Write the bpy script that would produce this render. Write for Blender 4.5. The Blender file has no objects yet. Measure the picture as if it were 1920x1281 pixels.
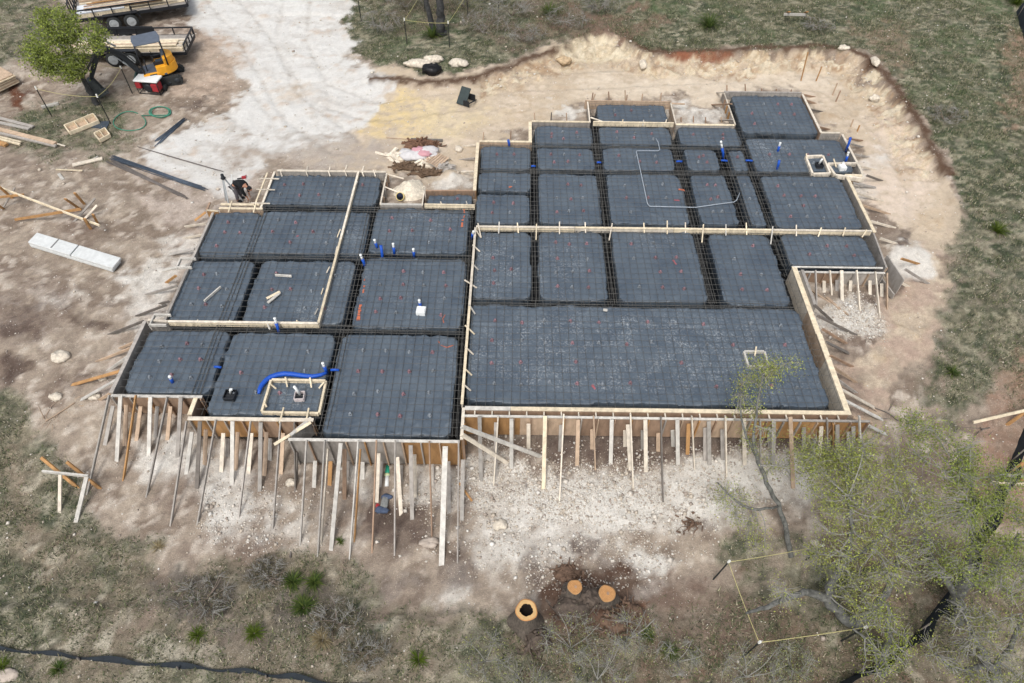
import bpy, math, random
import numpy as np
from mathutils import Vector, Matrix
random.seed(7); RNG = np.random.default_rng(7)
D = bpy.data; SC = bpy.context.scene; COL = SC.collection

# ---------------------------------------------------------------- camera, sky, sun, exposure
F = 1290.; PITCH = math.radians(50); ROLL = math.radians(.75); CH = 17.
_c, _s = math.cos(PITCH), math.sin(PITCH)
FWD = np.array([0, _c, -_s]); _u = np.array([0, _s, _c]); _r = np.array([1., 0, 0])
RIGHT = _r*math.cos(ROLL) + _u*math.sin(ROLL); UP = -_r*math.sin(ROLL) + _u*math.cos(ROLL)
cd = D.cameras.new('camera'); cam = D.objects.new('camera', cd); COL.objects.link(cam); SC.camera = cam
cd.sensor_width = 36; cd.lens = 36*F/1920; cd.clip_start = .1; cd.clip_end = 2000
m = Matrix((RIGHT, UP, -FWD)).transposed().to_4x4(); m.translation = (0, 0, CH); cam.matrix_world = m

W = D.worlds.new('World'); SC.world = W; W.use_nodes = True
SUN_EL, SUN_ROT = math.radians(58), math.radians(200)
nt = W.node_tree; bg = nt.nodes['Background']
sky = nt.nodes.new('ShaderNodeTexSky'); sky.sky_type = 'NISHITA'; sky.sun_disc = False
sky.sun_elevation = SUN_EL; sky.sun_rotation = SUN_ROT; sky.dust_density = 4; sky.air_density = 1.2
hs = nt.nodes.new('ShaderNodeHueSaturation'); hs.inputs['Saturation'].default_value = .42
nt.links.new(sky.outputs[0], hs.inputs['Color']); nt.links.new(hs.outputs[0], bg.inputs[0])
bg.inputs[1].default_value = .138
sl = D.lights.new('sun', 'SUN'); sl.energy = 1.4; sl.angle = math.radians(21); sl.color = (1, .975, .94)
so = D.objects.new('sun', sl); COL.objects.link(so)
_d = Vector((math.sin(SUN_ROT)*math.cos(SUN_EL), math.cos(SUN_ROT)*math.cos(SUN_EL), math.sin(SUN_EL)))
so.rotation_euler = _d.to_track_quat('Z', 'Y').to_euler()
SC.view_settings.view_transform = 'Standard'; SC.view_settings.look = 'None'
SC.view_settings.exposure = .43; SC.view_settings.gamma = 1
SC.cycles.max_bounces = 6; SC.cycles.diffuse_bounces = 3

# ---------------------------------------------------------------- geometry of the view: where a point of the ground or slab lies
def ray(px, py):
    return FWD*F + RIGHT*(px-960) + UP*(640.5-py)
O3 = np.array([0, 0, CH])
def at(px, py, z=0.):
    d = ray(px, py); return O3 + d*((z-CH)/d[2])
def at_y(px, py, Y):
    d = ray(px, py); return O3 + d*(Y/d[1])
def at_x(px, py, X):
    d = ray(px, py); return O3 + d*(X/d[0])
def proj(x, y, z):
    qz = z-CH; zc = y*FWD[1] + qz*FWD[2]; zc = np.maximum(zc, .5)
    u = 960 + F*(x*RIGHT[0]+y*RIGHT[1]+qz*RIGHT[2])/zc
    v = 640.5 - F*(x*UP[0]+y*UP[1]+qz*UP[2])/zc
    return u, v

# ---------------------------------------------------------------- noise in numpy
_LAT = RNG.random((256, 256)).astype(np.float32)
def vnoise(x, y):
    xi = np.floor(x).astype(int); yi = np.floor(y).astype(int); fx = x-xi; fy = y-yi
    fx = fx*fx*(3-2*fx); fy = fy*fy*(3-2*fy)
    g = lambda a, b: _LAT[a & 255, b & 255]
    return (g(xi, yi)*(1-fx)+g(xi+1, yi)*fx)*(1-fy) + (g(xi, yi+1)*(1-fx)+g(xi+1, yi+1)*fx)*fy
def fbm(x, y, sc=1., o=4, sd=0):
    s = 0; a = .5; t = 0; x = np.asarray(x, float)*sc; y = np.asarray(y, float)*sc; x, y = .92*x-.39*y+sd*17.3, .39*x+.92*y+sd*31.7
    for i in range(o):
        s = s+a*vnoise(x, y); t += a; x, y = (.8*x-.6*y)*2.03+5.1, (.6*x+.8*y)*2.01+9.7; a *= .55
    return s/t
def sstep(a, b, x):
    t = np.clip((x-a)/(b-a), 0, 1); return t*t*(3-2*t)
def poly_sd(u, v, pts):
    "signed distance to a polygon, inside negative"
    pts = np.asarray(pts, float); n = len(pts)
    d2 = np.full(np.shape(u), 1e18); ins = np.zeros(np.shape(u), bool)
    for i in range(n):
        ax, ay = pts[i][:2]; bx, by = pts[(i+1) % n][:2]; ex, ey = bx-ax, by-ay
        t = np.clip(((u-ax)*ex+(v-ay)*ey)/(ex*ex+ey*ey+1e-9), 0, 1)
        d2 = np.minimum(d2, (u-ax-t*ex)**2+(v-ay-t*ey)**2)
        c = ((ay > v) != (by > v)) & (u < (bx-ax)*(v-ay)/((by-ay) if by != ay else 1e-9)+ax)
        ins ^= c
    d = np.sqrt(d2); return np.where(ins, -d, d)

# ---------------------------------------------------------------- plan of the slab (metres)
XC = -1.48
FOOT = [(9.78, 29.59), (13.28, 29.59), (13.3, 26.33), (14.2, 26.33), (14.2, 23.45), (13.45, 23.45), (13.4, 17.88), (9.96, 17.88),
        (9.96, 11.72), (XC, 11.72), (XC, 10.56), (-6.4, 10.56), (-5.82, 11.25), (-9.42, 11.25), (-9.42, 12.02), (-12.0, 12.02),
        (-12.0, 14.93), (-11.4, 14.93), (-11.4, 20.55), (-9.65, 20.72), (-9.65, 23.1), (-5.2, 23.12), (-5.2, 21.04), (-3.55, 21.04), (-3.5, 22.0),
        (XC, 22.0), (XC, 25.32), (.78, 25.32), (.78, 26.88), (3.36, 26.9), (3.36, 28.6), (7.05, 28.62), (7.05, 26.85), (9.78, 26.8)]
FOOT[11] = (-6.35, 10.56); FOOT[12] = (-5.86, 11.25)

# bank cut into the hillside behind and to the right: its crest, seen from left to right, with its height
CREST = [(640, 128, .1), (720, 132, .25), (790, 143, .35), (880, 136, .35), (950, 118, .45), (1000, 103, .6), (1060, 85, .8), (1100, 68, 1.), (1130, 62, 1.05),
         (1165, 66, 1.), (1190, 85, .9), (1215, 97, .85), (1260, 100, .85), (1340, 98, .9), (1440, 93, .95), (1540, 90, .95), (1590, 95, .95),
         (1620, 110, .95), (1655, 140, .9), (1690, 182, .8), (1720, 225, .75), (1748, 270, .65), (1775, 305, .5), (1800, 340, .35),
         (1815, 420, .25), (1800, 520, .2), (1770, 620, .1), (1740, 700, .05)]
_cr = [at(a, b, .2)[:2] for a, b, h in CREST]
EXC = [tuple(p) for p in _cr] + [(14, 6), (-40, 6), (-40, 30.5)]
CRH = np.array([h for _, _, h in CREST]); CRP = np.array(_cr)
def Gb(x, y):
    x = np.asarray(x, float); y = np.asarray(y, float)
    g = np.interp(y, [-60, 0, 6, 10, 12, 15, 19, 24, 48, 120], [-4, -2., -1.8, -1.5, -1.12, -.8, -.6, -.48, -.3, 1.5])*.4+.6*(-.42-.92*sstep(17, 9.3, y)-.5*np.clip((10-y)/10, 0, 6))
    side = sstep(9, 14, x)
    g = g + side*sstep(22, 17, y)*-.12
    g = g + sstep(-4, -14, x)*sstep(20, 12, y)*.22
    sd = poly_sd(x, y, EXC)
    # height of the crest nearest to the point
    w = 0; hsum = 0
    for p, h in zip(CRP, CRH):
        k = 1/((x-p[0])**2+(y-p[1])**2+.05)**2; w = w+k; hsum = hsum+k*h
    h = hsum/w
    n = fbm(x, y, .9, 4, 3)-.5
    n_ = fbm(x, y, 2.6, 4, 4)-.5
    up = .55*sstep(-.32, .03, sd+n*.5+n_*.35) + .45*sstep(-1.5, -.2, sd+n*1.3+n_*.6)
    far = sstep(0, 3, sd)*.1*h + np.maximum(sd, 0)*.012*(h > .3)
    h = h*.68
    g = g + h*up + far
    # small heaps
    for (cx, cy, r, hh) in HEAPS:
        q = np.sqrt((x-cx)**2+(y-cy)**2)/r
        g = g + hh*np.exp(-2.2*q*q)
    g = g + (fbm(x, y, .25, 3, 5)-.5)*.18*sstep(14, 8, y)
    return g
HEAPS = []
def _h(px, py, r, hh):
    p = at(px, py, -.6); HEAPS.append((p[0], p[1], r, hh))
for a in [(812, 122, .8, .25), (862, 122, .6, .15), (1235, 42, 2., .5), (1700, 480, 1.1, .3), (1572, 590, 1.2, .25), (1120, 920, 1.4, .2), (1330, 915, 1.3, .2),
          (1080, 1112, .9, .42), (1140, 1140, .85, .4), (330, 850, .9, .15), (845, 338, .55, .3), (735, 930, .5, -.25)]: _h(*a)
def G(x, y):
    return float(Gb(np.array([x]), np.array([y]))[0])
def gat(px, py, lift=0.):
    z = -.6
    for i in range(9):
        p = at(px, py, z); z = .35*z+.65*(G(p[0], p[1])+lift)
    return at(px, py, z)

# ---------------------------------------------------------------- materials
def C(r, g, b, k=1.):
    f = lambda c: (c/12.92 if c <= .04045 else ((c+.055)/1.055)**2.4)
    return (f(r/255)*k, f(g/255)*k, f(b/255)*k, 1)
MATS = {}
def mat(name, col, rough=.8, var=.25, scale=6., metal=0., bump=0., spec=.3, stretch=None, rnd=.0, det=6):
    "principled material with noise in the colour; var is how far the noise goes, rnd how far copies differ"
    if name in MATS: return MATS[name]
    m = D.materials.new(name); m.use_nodes = True; t = m.node_tree; b = t.nodes['Principled BSDF']
    b.inputs['Roughness'].default_value = rough; b.inputs['Metallic'].default_value = metal; b.inputs['Specular IOR Level'].default_value = spec
    tc = t.nodes.new('ShaderNodeTexCoord'); n = t.nodes.new('ShaderNodeTexNoise'); n.inputs['Scale'].default_value = scale; n.inputs['Detail'].default_value = det
    n.inputs['Roughness'].default_value = .65
    src = tc.outputs['Object']
    if stretch:
        mp = t.nodes.new('ShaderNodeMapping'); mp.inputs['Scale'].default_value = stretch; t.links.new(src, mp.inputs[0]); src = mp.outputs[0]
    t.links.new(src, n.inputs['Vector'])
    r = t.nodes.new('ShaderNodeMapRange'); r.inputs[1].default_value = .3; r.inputs[2].default_value = .7
    r.inputs[3].default_value = 1-var; r.inputs[4].default_value = 1+var
    t.links.new(n.outputs[0], r.inputs[0]); last = r.outputs[0]
    if rnd:
        oi = t.nodes.new('ShaderNodeObjectInfo'); r2 = t.nodes.new('ShaderNodeMapRange'); r2.inputs[3].default_value = 1-rnd; r2.inputs[4].default_value = 1+rnd
        t.links.new(oi.outputs['Random'], r2.inputs[0]); mm = t.nodes.new('ShaderNodeMath'); mm.operation = 'MULTIPLY'
        t.links.new(last, mm.inputs[0]); t.links.new(r2.outputs[0], mm.inputs[1]); last = mm.outputs[0]
    vm = t.nodes.new('ShaderNodeVectorMath'); vm.operation = 'SCALE'; vm.inputs[0].default_value = col[:3]
    t.links.new(last, vm.inputs['Scale']); t.links.new(vm.outputs[0], b.inputs['Base Color'])
    if bump:
        bp = t.nodes.new('ShaderNodeBump'); bp.inputs['Strength'].default_value = bump; bp.inputs['Distance'].default_value = .03
        t.links.new(n.outputs[0], bp.inputs['Height']); t.links.new(bp.outputs[0], b.inputs['Normal'])
    MATS[name] = m; return m
def attr_mat(name, rough=.85, var=.15, scale=8., spec=.2, trans=0.):
    m = D.materials.new(name); m.use_nodes = True; t = m.node_tree; b = t.nodes['Principled BSDF']
    b.inputs['Roughness'].default_value = rough; b.inputs['Specular IOR Level'].default_value = spec
    a = t.nodes.new('ShaderNodeAttribute'); a.attribute_name = 'col'
    n = t.nodes.new('ShaderNodeTexNoise'); n.inputs['Scale'].default_value = scale
    tc = t.nodes.new('ShaderNodeTexCoord'); t.links.new(tc.outputs['Object'], n.inputs['Vector'])
    r = t.nodes.new('ShaderNodeMapRange'); r.inputs[1].default_value = .3; r.inputs[2].default_value = .7; r.inputs[3].default_value = 1-var; r.inputs[4].default_value = 1+var
    t.links.new(n.outputs[0], r.inputs[0]); vm = t.nodes.new('ShaderNodeVectorMath'); vm.operation = 'SCALE'
    t.links.new(a.outputs['Color'], vm.inputs[0]); t.links.new(r.outputs[0], vm.inputs['Scale']); t.links.new(vm.outputs[0], b.inputs['Base Color'])
    if trans:
        tr = t.nodes.new('ShaderNodeBsdfTranslucent'); mx = t.nodes.new('ShaderNodeMixShader'); mx.inputs[0].default_value = trans
        t.links.new(vm.outputs[0], tr.inputs[0]); t.links.new(b.outputs[0], mx.inputs[1]); t.links.new(tr.outputs[0], mx.inputs[2])
        t.links.new(mx.outputs[0], t.nodes['Material Output'].inputs[0])
    return m
WOODC = dict(g=(150, 144, 137), p=(198, 188, 172), t=(172, 150, 128), o=(162, 124, 82), w=(182, 178, 170), b=(146, 122, 102), s=(152, 147, 140), d=(104, 98, 92), c=(206, 192, 166))
def wood(k):
    return mat('wood_'+dict(g='grey', p='pale', t='tan', o='orange', w='whitish', b='brown', s='silver', d='dark', c='cream')[k], C(*WOODC[k]), .88, .26, 2.2, bump=.15, rnd=.16, stretch=(3, 3, 1))

# ---------------------------------------------------------------- mesh collecting
class MB:
    def __init__(s): s.v = []; s.f = []; s.sm = []
    def add(s, vs, fs, smooth=False):
        o = len(s.v); s.v += [tuple(map(float, p)) for p in vs]; s.f += [[i+o for i in f] for f in fs]; s.sm += [smooth]*len(fs); return s
    def box(s, c, d, rz=0., R=None):
        x, y, z = d[0]/2, d[1]/2, d[2]/2; vs = []
        M = R if R is not None else Matrix.Rotation(rz, 3, 'Z')
        for p in [(-x, -y, -z), (x, -y, -z), (x, y, -z), (-x, y, -z), (-x, -y, z), (x, -y, z), (x, y, z), (-x, y, z)]:
            q = M @ Vector(p); vs.append((q.x+c[0], q.y+c[1], q.z+c[2]))
        return s.add(vs, [(0, 3, 2, 1), (4, 5, 6, 7), (0, 1, 5, 4), (1, 2, 6, 5), (2, 3, 7, 6), (3, 0, 4, 7)])
    def board(s, p0, p1, w, t, wide=(1, 0, 0)):
        p0 = Vector(p0); p1 = Vector(p1); a = (p1-p0); L = a.length
        if L < 1e-6: return s
        a /= L; w_ = Vector(wide); w_ = w_-a*w_.dot(a)
        if w_.length < 1e-4: w_ = Vector((0, 0, 1))-a*a.z
        w_.normalize(); n = a.cross(w_); vs = []
        for p in (p0, p1):
            for (i, j) in ((-1, -1), (1, -1), (1, 1), (-1, 1)): vs.append(p+w_*(w/2*i)+n*(t/2*j))
        return s.add(vs, [(3, 2, 1, 0), (4, 5, 6, 7), (0, 1, 5, 4), (1, 2, 6, 5), (2, 3, 7, 6), (3, 0, 4, 7)])
    def tube(s, pts, r, n=6, smooth=True, cap=True):
        pts = [Vector(p) for p in pts]; k = len(pts); rs = r if hasattr(r, '__len__') else [r]*k; vs = []; up = None
        for i, p in enumerate(pts):
            a = (pts[min(i+1, k-1)]-pts[max(i-1, 0)])
            a = a.normalized() if a.length > 1e-9 else Vector((0, 0, 1))
            if up is None: up = Vector((0, 0, 1)) if abs(a.z) < .9 else Vector((1, 0, 0))
            u = (up-a*up.dot(a)); u = u.normalized() if u.length > 1e-6 else a.orthogonal().normalized(); w = a.cross(u); up = u
            for j in range(n):
                t = 2*math.pi*j/n; vs.append(p+(u*math.cos(t)+w*math.sin(t))*rs[i])
        fs = [(i*n+j, i*n+(j+1) % n, (i+1)*n+(j+1) % n, (i+1)*n+j) for i in range(k-1) for j in range(n)]
        if cap: fs += [tuple(range(n))[::-1], tuple(range((k-1)*n, k*n))]
        return s.add(vs, fs, smooth)
    def lathe(s, prof, n=16, c=(0, 0, 0), axis=None, smooth=True):
        R = Vector((0, 0, 1)).rotation_difference(Vector(axis)).to_matrix() if axis is not None else Matrix.Identity(3); vs = []
        for (r, z) in prof:
            for j in range(n):
                t = 2*math.pi*j/n; q = R @ Vector((r*math.cos(t), r*math.sin(t), z)); vs.append((q.x+c[0], q.y+c[1], q.z+c[2]))
        k = len(prof); fs = [(i*n+j, i*n+(j+1) % n, (i+1)*n+(j+1) % n, (i+1)*n+j) for i in range(k-1) for j in range(n)]
        fs += [tuple(range(n))[::-1], tuple(range((k-1)*n, k*n))]
        return s.add(vs, fs, smooth)
    def prism(s, pts, z0, z1):
        n = len(pts); vs = [(p[0], p[1], z0) for p in pts]+[(p[0], p[1], z1) for p in pts]
        return s.add(vs, [tuple(range(n))[::-1], tuple(range(n, 2*n))]+[(i, (i+1) % n, (i+1) % n+n, i+n) for i in range(n)])
    def profile(s, pts, y0, y1):
        "outline in x,z swept along y"
        n = len(pts); vs = [(p[0], y0, p[1]) for p in pts]+[(p[0], y1, p[1]) for p in pts]
        return s.add(vs, [tuple(range(n)), tuple(range(n, 2*n))[::-1]]+[(i, i+n, (i+1) % n+n, (i+1) % n) for i in range(n)])
    def build(s, name, material, parent=None, bevel=0.):
        me = D.meshes.new(name)
        off = Vector((0, 0, 0))
        me.from_pydata(s.v, [], s.f); me.update()
        if any(s.sm): me.polygons.foreach_set('use_smooth', s.sm)
        if material: me.materials.append(material)
        o = D.objects.new(name, me); COL.objects.link(o)
        if parent is not None:
            o.parent = parent
            if parent.get('world_built'):
                me.transform(Matrix.Translation(-Vector(parent.location)))
        if bevel:
            b = o.modifiers.new('bevel', 'BEVEL'); b.width = bevel; b.segments = 2; b.limit_method = 'ANGLE'
        return o
def tag(o, label=None, cat=None, group=None, kind=None):
    if label: o['label'] = label
    if cat: o['category'] = cat
    if group: o['group'] = group
    if kind: o['kind'] = kind
    return o
def thing(name, label, cat, loc=(0, 0, 0), rz=0., group=None, world=False):
    "an empty at the thing's base; world=True: its parts are given in metres of the site, not of the thing"
    o = D.objects.new(name, None); COL.objects.link(o); o.location = Vector([float(a) for a in loc]); o.rotation_euler = (0, 0, rz); o.empty_display_size = .2
    if world: o['world_built'] = 1
    return tag(o, label, cat, group)
def single(name, mb, material, label, cat, loc=None, group=None, bevel=0):
    "a thing that is one mesh, its origin moved to its base"
    if loc is None:
        a = np.array(mb.v); loc = ((a[:, 0].min()+a[:, 0].max())/2, (a[:, 1].min()+a[:, 1].max())/2, a[:, 2].min())
        o = mb.build(name, material, None, bevel); o.data.transform(Matrix.Translation(-Vector([float(q) for q in loc])))
    else:
        o = mb.build(name, material, None, bevel)
    o.location = Vector([float(q) for q in loc]); return tag(o, label, cat, group)
def np_mesh(name, V, Fa, material, cols=None, smooth=False):
    "mesh from arrays: V (n,3), Fa (m,k)"
    me = D.meshes.new(name); V = np.asarray(V, np.float32); Fa = np.asarray(Fa, np.int32); k = Fa.shape[1]
    me.vertices.add(len(V)); me.vertices.foreach_set('co', V.ravel())
    me.loops.add(Fa.size); me.loops.foreach_set('vertex_index', Fa.ravel())
    me.polygons.add(len(Fa)); me.polygons.foreach_set('loop_start', np.arange(0, Fa.size, k, dtype=np.int32)); me.polygons.foreach_set('loop_total', np.full(len(Fa), k, np.int32))
    if smooth: me.polygons.foreach_set('use_smooth', np.ones(len(Fa), bool))
    me.update(calc_edges=True)
    if cols is not None:
        a = me.attributes.new('col', 'FLOAT_COLOR', 'POINT'); c = np.ones((len(V), 4), np.float32); c[:, :cols.shape[1]] = cols; a.data.foreach_set('color', c.ravel())
    me.materials.append(material); o = D.objects.new(name, me); COL.objects.link(o); return o

# ---------------------------------------------------------------- ground: one sheet, fine where the photo looks, coarse to the horizon
def axis(a, b, st, reach):
    mid = list(np.arange(a, b+1e-6, st)); out = []; s = st; p = mid[-1]
    while p < reach: s *= 1.35; p += s; out.append(p)
    lo = []; s = st; p = mid[0]
    while p > -reach: s *= 1.35; p -= s; lo.append(p)
    return np.array(lo[::-1]+mid+out)
xs = axis(-31, 31, .1, 700); ys = axis(2.5, 44, .1, 700)
GX, GY = np.meshgrid(xs, ys); gx = GX.ravel(); gy = GY.ravel()
gz = np.zeros(len(gx))
near = (np.abs(gx) < 45) & (gy > -10) & (gy < 60)
gz[near] = Gb(gx[near], gy[near])
gz[~near] = np.interp(gy[~near], [-60, 0, 60, 200], [-4, -2, .2, 2])
fsd = poly_sd(gx, gy, FOOT)
# what covers the ground: each zone is an outline on the site with a ragged edge
uu, vv = proj(gx, gy, gz)
off = ~near
uu = np.where(off, np.clip(uu, -4000, 6000), uu); vv = np.where(off, np.clip(vv, -3000, 5000), vv)
n1 = fbm(gx, gy, .55, 5, 1)-.5; n2 = fbm(gx, gy, .55, 5, 2)-.5; n3 = fbm(gx, gy, 1.6, 5, 6); n4 = fbm(gx, gy, .3, 4, 8); n5 = fbm(gx, gy, 3.3, 4, 9)
n6 = fbm(gx+n1*2, gy*1.8+n2*2, .9, 5, 12)
_j1 = fbm(gx, gy, 2.3, 4, 41)-.5; _j2 = fbm(gx, gy, 2.3, 4, 42)-.5
wu = uu+n1*105+_j1*46+(n5-.5)*16; wv = vv+n2*76+_j2*34+(n5-.5)*12
def zone(pts, soft=25, warp=1.):
    d = poly_sd(uu+(wu-uu)*warp, vv+(wv-vv)*warp, pts); return sstep(soft*.4, -soft*.4, d)
def blob(cx, cy, rx, ry, soft=.45, warp=1.):
    q = np.sqrt(((uu+(wu-uu)*warp-cx)/rx)**2+((vv+(wv-vv)*warp-cy)/ry)**2); return sstep(1+soft*.6, 1-soft*.6, q)
col = np.zeros((len(gx), 3))
nb_ = .5*fbm(gx, gy, 4.5, 4, 51)+.5*n5
def setc(c): col[:] = np.array(c[:3])
def mix(w, c):
    w = np.clip(w, 0, 1); w = np.clip(w+(nb_-.5)*9*w*(1-w), 0, 1)[:, None]; col[:] = col*(1-w)+np.array(c[:3])*w
K = .85
S = lambda r, g, b: C(r, g, b, K)
setc(S(157, 143, 128))
mix(sstep(.42, .62, n6), S(136, 121, 107)); mix(sstep(.52, .66, n3)*.8, S(180, 166, 149)); mix(sstep(.58, .7, n4)*.5, S(122, 106, 96)); mix(sstep(.54, .64, n5)*.45, S(196, 184, 170)); mix(sstep(.46, .36, n5)*.35, S(112, 98, 88))
# paler trodden soil around the forms
mix(zone([(230, 330), (520, 300), (330, 620), (240, 760), (200, 760), (210, 620), (300, 480)], 45)*sstep(.36, .6, n3)*.85, S(186, 172, 160))
mix(zone([(0, 560), (220, 600), (200, 700), (60, 760), (0, 760)], 50)*sstep(.5, .66, n6)*.7, S(92, 78, 70))
# tan pad cut out of the hill
tan = zone([(560, 200), (690, 112), (800, 145), (880, 140), (1000, 110), (1130, 66), (1210, 100), (1440, 100), (1580, 100), (1640, 150), (1700, 230), (1740, 300), (1800, 390), (1815, 440), (1790, 560),
            (1740, 640), (1680, 760), (1640, 830), (1560, 800), (1640, 560), (1680, 450), (1600, 260), (1480, 180), (1100, 190), (960, 250), (880, 330), (720, 330), (560, 300)], 14, 1.)
mix(tan*(.9-.35*sstep(480, 760, vv)), S(204, 187, 164)); mix(tan*sstep(.5, .7, n3)*.5, S(186, 165, 138)); mix(tan*sstep(.5, .66, n6)*.45, S(218, 202, 182))
mix(tan*sstep(380, 560, vv)*sstep(.4, .6, n6)*.75, S(176, 154, 138))
mix(blob(1330, 160, 260, 26)*.6, S(222, 208, 188)); mix(blob(1680, 300, 60, 110)*.6, S(222, 205, 188))
mix(blob(760, 215, 80, 42)*.42, S(226, 202, 146)); mix(blob(860, 215, 70, 30)*.4, S(222, 204, 166))
# white caliche drive
cal = zone([(330, -60), (648, -60), (662, 60), (640, 115), (690, 118), (730, 150), (735, 185), (700, 225), (640, 262), (560, 285), (480, 330), (440, 358), (372, 352), (300, 330), (255, 300), (290, 262), (360, 245), (420, 210), (470, 165), (430, 110), (372, 60)], 22, .7)
mix(cal*.95, S(219, 217, 212)); mix(cal*sstep(.5, .72, n6)*.55, S(196, 190, 182)); mix(cal*sstep(.6, .75, n3)*.5, S(200, 184, 168))
mix(blob(555, 160, 42, 18)*.5, S(205, 190, 172)); mix(blob(600, 280, 120, 40)*sstep(.4, .6, n3)*.8, S(186, 180, 172))
mix(blob(390, 130, 70, 70)*.6, S(188, 168, 150)); mix(blob(620, 290, 200, 36)*sstep(.35, .55, n6)*.7, S(176, 164, 152))
for (a, b, rx, ry, k) in [(285, 525, 55, 34, .8), (320, 470, 40, 30, .5), (280, 585, 40, 50, .5), (1700, 482, 48, 34, .95), (1580, 592, 55, 34, .9), (1075, 212, 45, 16, .8), (1320, 212, 55, 16, .75),
                          (1010, 250, 20, 14, .6), (850, 335, 38, 22, .8), (1640, 350, 26, 20, .6), (1655, 290, 40, 26, .5), (330, 850, 50, 50, .75), (420, 925, 60, 75, .7), (690, 910, 30, 40, .6), (275, 880, 30, 40, .5),
                          (820, 910, 30, 50, .7), (930, 900, 60, 50, .75), (1100, 935, 140, 55, 1), (1330, 915, 110, 55, .95), (1480, 900, 70, 60, .7), (1190, 1065, 70, 26, .95), (1060, 1020, 70, 30, .75), (930, 1010, 70, 60, .7),
                          (1210, 1120, 36, 22, .7), (470, 960, 90, 50, .4), (980, 955, 120, 40, .6), (1250, 965, 160, 30, .5), (590, 1000, 90, 40, .3), (720, 1175, 40, 12, .7), (690, 1262, 40, 12, .8), (1265, 1250, 20, 8, .8), (860, 1110, 30, 45, .5), (120, 560, 60, 20, .2)]:
    mix(blob(a, b, rx, ry, .6)*k*sstep(.2, .5, n3+.3*k), S(216, 211, 202))
# dark disturbed soil; along the garage form also its gap shadow, painted in
for (a, b, rx, ry, k) in [(1230, 830, 300, 32, .75), (760, 1000, 70, 50, .85), (715, 960, 26, 50, .8), (860, 1075, 36, 40, .7), (1095, 1030, 22, 18, .8), (1000, 1060, 26, 40, .6), (40, 590, 60, 50, .5), (1650, 545, 40, 20, .6), (1785, 510, 30, 18, .6),
                          (1690, 440, 20, 16, .7), (1290, 980, 30, 14, .6), (690, 1120, 120, 40, .35), (620, 940, 60, 60, .3), (1600, 730, 40, 30, .3), (360, 205, 20, 10, .6), (40, 172, 24, 14, .8)]:
    mix(blob(a, b, rx, ry, .5)*k, S(100, 86, 78))
mix(blob(40, 176, 20, 14)*.8, S(104, 66, 48)); mix(blob(1085, 1110, 50, 42, .3)*.8, S(92, 62, 48)); mix(blob(1140, 1150, 46, 34, .3)*.7, S(106, 72, 54))
# grass: weight kept for the blades too
gr = np.maximum.reduce([
    zone([(660, -80), (985, -80), (1240, 20), (1130, 58), (1060, 78), (960, 108), (880, 132), (790, 138), (700, 112), (655, 100)], 16, .5)*.95,
    zone([(985, -90), (2600, -120), (2600, 420), (1930, 430), (1810, 380), (1770, 285), (1720, 205), (1660, 120), (1600, 88), (1440, 86), (1210, 92), (1150, 50)], 14, .5),
    zone([(1815, 380), (2500, 360), (2500, 700), (1900, 760), (1850, 700), (1780, 800), (1740, 700), (1790, 560)], 60)*.8,
    zone([(-900, 690), (60, 760), (120, 900), (170, 1010), (300, 1010), (290, 1130), (200, 1200), (-900, 1300)], 55)*.9,
    zone([(-900, -300), (150, -200), (110, 60), (40, 110), (-900, 200)], 50)*.6,
    blob(150, 240, 110, 60)*.55, blob(420, 1130, 120, 70)*.55, blob(570, 1120, 120, 80)*.75, blob(560, 1215, 160, 60)*.7, blob(470, 1110, 60, 40)*.7,
    zone([(200, 1180), (760, 1150), (1000, 1180), (1300, 1140), (1420, 1060), (2400, 1000), (2600, 2600), (-900, 2600), (-900, 1290)], 60)*.72,
    blob(1420, 1040, 90, 40)*.6, blob(1830, 480, 40, 60)*.6])
gr = np.where(off, .85, gr)
mix(gr*sstep(.28, .5, n6+.15*gr)*.92, S(93, 98, 80)); mix(gr*sstep(.46, .62, n3)*.8, S(78, 82, 68)); mix(gr*sstep(.52, .66, n4)*.6, S(112, 106, 88)); n7 = fbm(gx+n1, gy*1.5+n2, 2.4, 5, 21); n8 = fbm(gx, gy*1.4, 4.2, 4, 22)
mix(gr*sstep(.5, .62, n7)*.7, S(142, 136, 114)); mix(gr*sstep(.5, .42, n7)*.5, S(72, 82, 60)); mix(gr*sstep(.54, .62, n8)*.6, S(160, 154, 132)); mix(gr*sstep(.46, .38, n8)*.5, S(66, 70, 56)); mix(gr*sstep(.52, .62, n1+.5)*sstep(420, 0, vv)*.5, S(84, 98, 68))
low = sstep(700, 900, vv)
mix(gr*low*sstep(.48, .64, n1+.5)*.6, S(140, 124, 108)); mix(gr*low*sstep(.56, .7, n5)*.55, S(168, 160, 142))
# pale dry turf along the silt fence, brown thatch below right
mix(zone([(-200, 1160), (260, 1180), (480, 1220), (460, 1260), (200, 1240), (-200, 1210)], 30)*sstep(.45, .6, n5)*.75, S(176, 168, 150))
mix(zone([(1100, 1100), (1500, 1040), (1960, 1000), (2000, 1400), (900, 1400), (900, 1250)], 60)*sstep(.45, .58, n6)*.55, S(118, 98, 84))
mix(zone([(1840, 700), (1960, 640), (1960, 980), (1800, 960)], 50)*.6, S(150, 122, 104))
mix(zone([(1580, 40), (1720, 60), (1700, 130), (1620, 110)], 25)*.6, S(140, 122, 104)); mix(zone([(1890, 60), (2000, 60), (2000, 260), (1890, 240)], 20)*.55, S(150, 124, 106)); mix(zone([(1000, 40), (1240, 10), (1270, 40), (1120, 62), (960, 100)], 22)*.6, S(118, 98, 84))
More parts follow.
